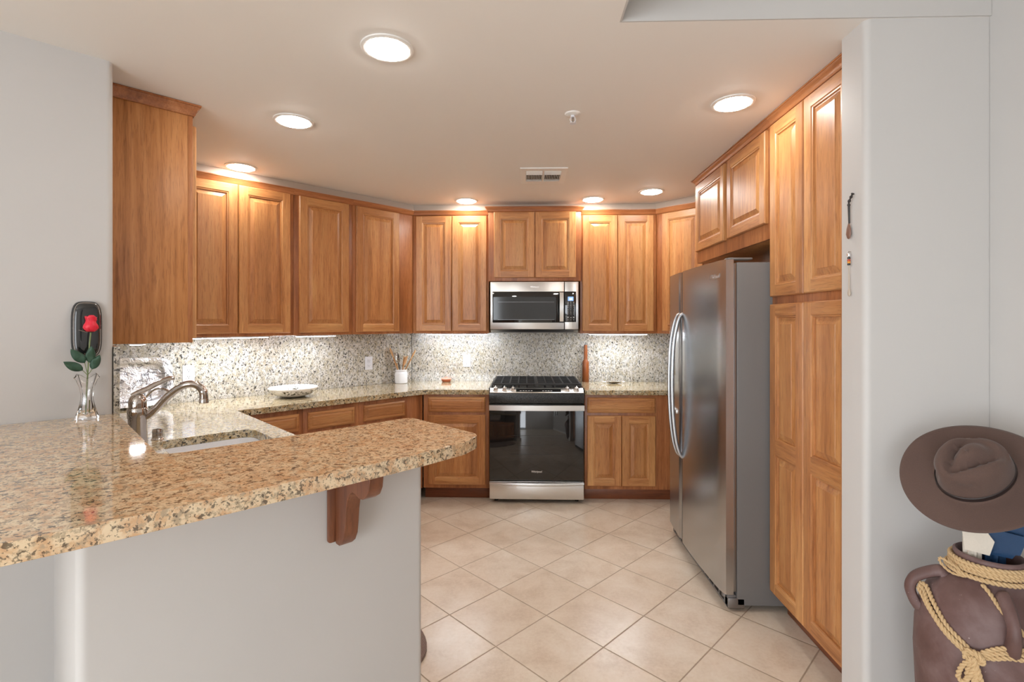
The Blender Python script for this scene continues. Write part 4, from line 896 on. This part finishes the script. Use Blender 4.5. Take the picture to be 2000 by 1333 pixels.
umbrella('beige folded umbrella beside the navy one in the clay pot', PX - .036, PY + .008, (R(.3), R(-.5), 0), BEIGE, .017,
         [[(-.030, -.012, .80), (.012, -.040, .795), (.020, -.046, .835), (.006, -.036, .862), (-.040, -.01, .88)]])
def felt(name, c1, c2):
    m = NT(name); v = m.coords((1, 1, 1)); n = m.noise(v, 350, 3, .7); n2 = m.noise(v, 12, 3, .5)
    m.col(m.mix(n, m.mix(n2, c1, c2), tuple(x * 1.25 for x in c2))); m.set(Roughness=.9); m.p.inputs['Sheen Weight'].default_value = .12; m.bump(n, .25, .001); return m.mat
FELT = felt('brown_felt', srgb(70, 52, 46), srgb(86, 66, 58)); BAND = plain('dark_band', srgb(44, 34, 32), .5)
hn = Vector((-.58, -.417, .702)).normalized(); hf = Vector((-.45, .10, -.6)); hf = (hf - hn * hf.dot(hn)).normalized(); hs = hn.cross(hf)
hat = thing('hat', 'wide-brimmed brown felt hat resting on the umbrellas above the clay pot', 'hat', (1.252, 1.428, 1.035)); hat.scale = (.91, .91, .91)
hat.rotation_mode = 'QUATERNION'; hat.rotation_quaternion = Matrix((hf, hs, hn)).transposed().to_quaternion()
def hat_mb():
    b = MB(); n = 96; rows = []
    ax, ay = .100, .082
    crown = [(0, .0), (.12, 0), (.25, 0), (.38, 0), (.5, 0), (.62, 0), (.72, 0), (.80, 0), (.87, 0), (.93, 0)]
    def zt(x, y):                               # top surface of the crown in unit crown coordinates
        d = math.hypot(x, y); z = .118 - .020 * d * d
        u, v_ = (x + .05) / .80, y / .55; e = math.hypot(u, v_ * (1 + .55 * u))
        dent = math.exp(-((e - .78) / .26) ** 2) * .030 + (.014 if e < .78 else 0) * (1 - e / .78) * 0
        z -= dent; z += .004 * math.exp(-(e / .4) ** 2)
        if d > .70: z -= .040 * ((d - .70) / .30) ** 2.2
        return z
    for f_, _ in crown:
        rows.append([(ax * f_ * math.cos(2 * math.pi * k / n), ay * f_ * math.sin(2 * math.pi * k / n), zt(f_ * math.cos(2 * math.pi * k / n), f_ * math.sin(2 * math.pi * k / n))) for k in range(n)])
    for f_, z in ((.97, .066), (1.0, .045), (1.02, .022), (1.035, .008), (1.06, .001), (1.12, -.0015)):
        row = []
        for k in range(n):
            t = 2 * math.pi * k / n; pin = 1 - (.16 * math.exp(-((abs(t if t < math.pi else t - 2 * math.pi) - .62) / .28) ** 2) * max(0, min(1, (z - .01) / .05)) if z > .01 else 0)
            row.append((ax * f_ * pin * math.cos(t), ay * f_ * pin * math.sin(t), z))
        rows.append(row)
    for i in range(1, 11):
        u = i / 10; row = []
        for k in range(n):
            t = 2 * math.pi * k / n; r0x, r0y = ax * 1.12, ay * 1.12; R1x, R1y = .192, .184
            x = (r0x + (R1x - r0x) * u) * math.cos(t); y = (r0y + (R1y - r0y) * u) * math.sin(t)
            row.append((x, y, -.0015 - .004 * u + .020 * u * u * (abs(math.sin(t)) ** 2) - .008 * u * u * abs(math.cos(t))))
        rows.append(row)
    vs_ = [p for r_ in rows for p in r_]; fs = []
    for i in range(len(rows) - 1): fs += [(i * n + k, i * n + (k + 1) % n, (i + 1) * n + (k + 1) % n, (i + 1) * n + k) for k in range(n)]
    b.add(vs_, fs, 0, True); return b, rows
b, rows = hat_mb(); o = b.build('felt_body', FELT, hat, sharp=80); sd = o.modifiers.new('t', 'SOLIDIFY'); sd.thickness = .0035; sd.offset = -1
b = MB(); n = 96; vs_ = []; fs = []
for f_, z in ((1.052, .004), (1.062, .006), (1.052, .019), (1.03, .021)):
    vs_ += [(.100 * f_ * math.cos(2 * math.pi * k / n), .082 * f_ * math.sin(2 * math.pi * k / n), z) for k in range(n)]
for i in range(3): fs += [(i * n + k, i * n + (k + 1) % n, (i + 1) * n + (k + 1) % n, (i + 1) * n + k) for k in range(n)]
b.add(vs_, fs, 0, True); bnd = b.build('hat_band', BAND, hat)
b = MB(); b.box(-.012, .012, -.003, .003, -.006, .009, .002, 0, 2, Matrix.Translation((-.030, -.0835, .013))); b.build('band_bow', BAND, bnd)

# ------------------------------------------------------------------ mat on the kitchen floor behind the bar
def woven():
    m = NT('woven_mat'); v = m.coords((1, 1, 1)); w_ = m.n('ShaderNodeTexWave'); m.l(v, w_.inputs[0]); w_.inputs['Scale'].default_value = 60; w_.inputs['Distortion'].default_value = 2
    m.col(m.ramp(w_.outputs['Fac'], [(.2, srgb(60, 44, 38)), (.5, srgb(128, 104, 96)), (.8, srgb(176, 156, 148))])); m.set(Roughness=.9); m.bump(w_.outputs['Fac'], .5, .003); return m.mat
m = MB(); m.prism(superpts(.23, .40, 56, 2.6), .0, .016)
o = bevelled(m, 'floor_mat', woven(), .006); o.location = W3(1.125, 2.185, .001); o.rotation_euler = (0, 0, TH); tag(o, 'brown woven oval mat on the tiles behind the bar wall', 'mat')
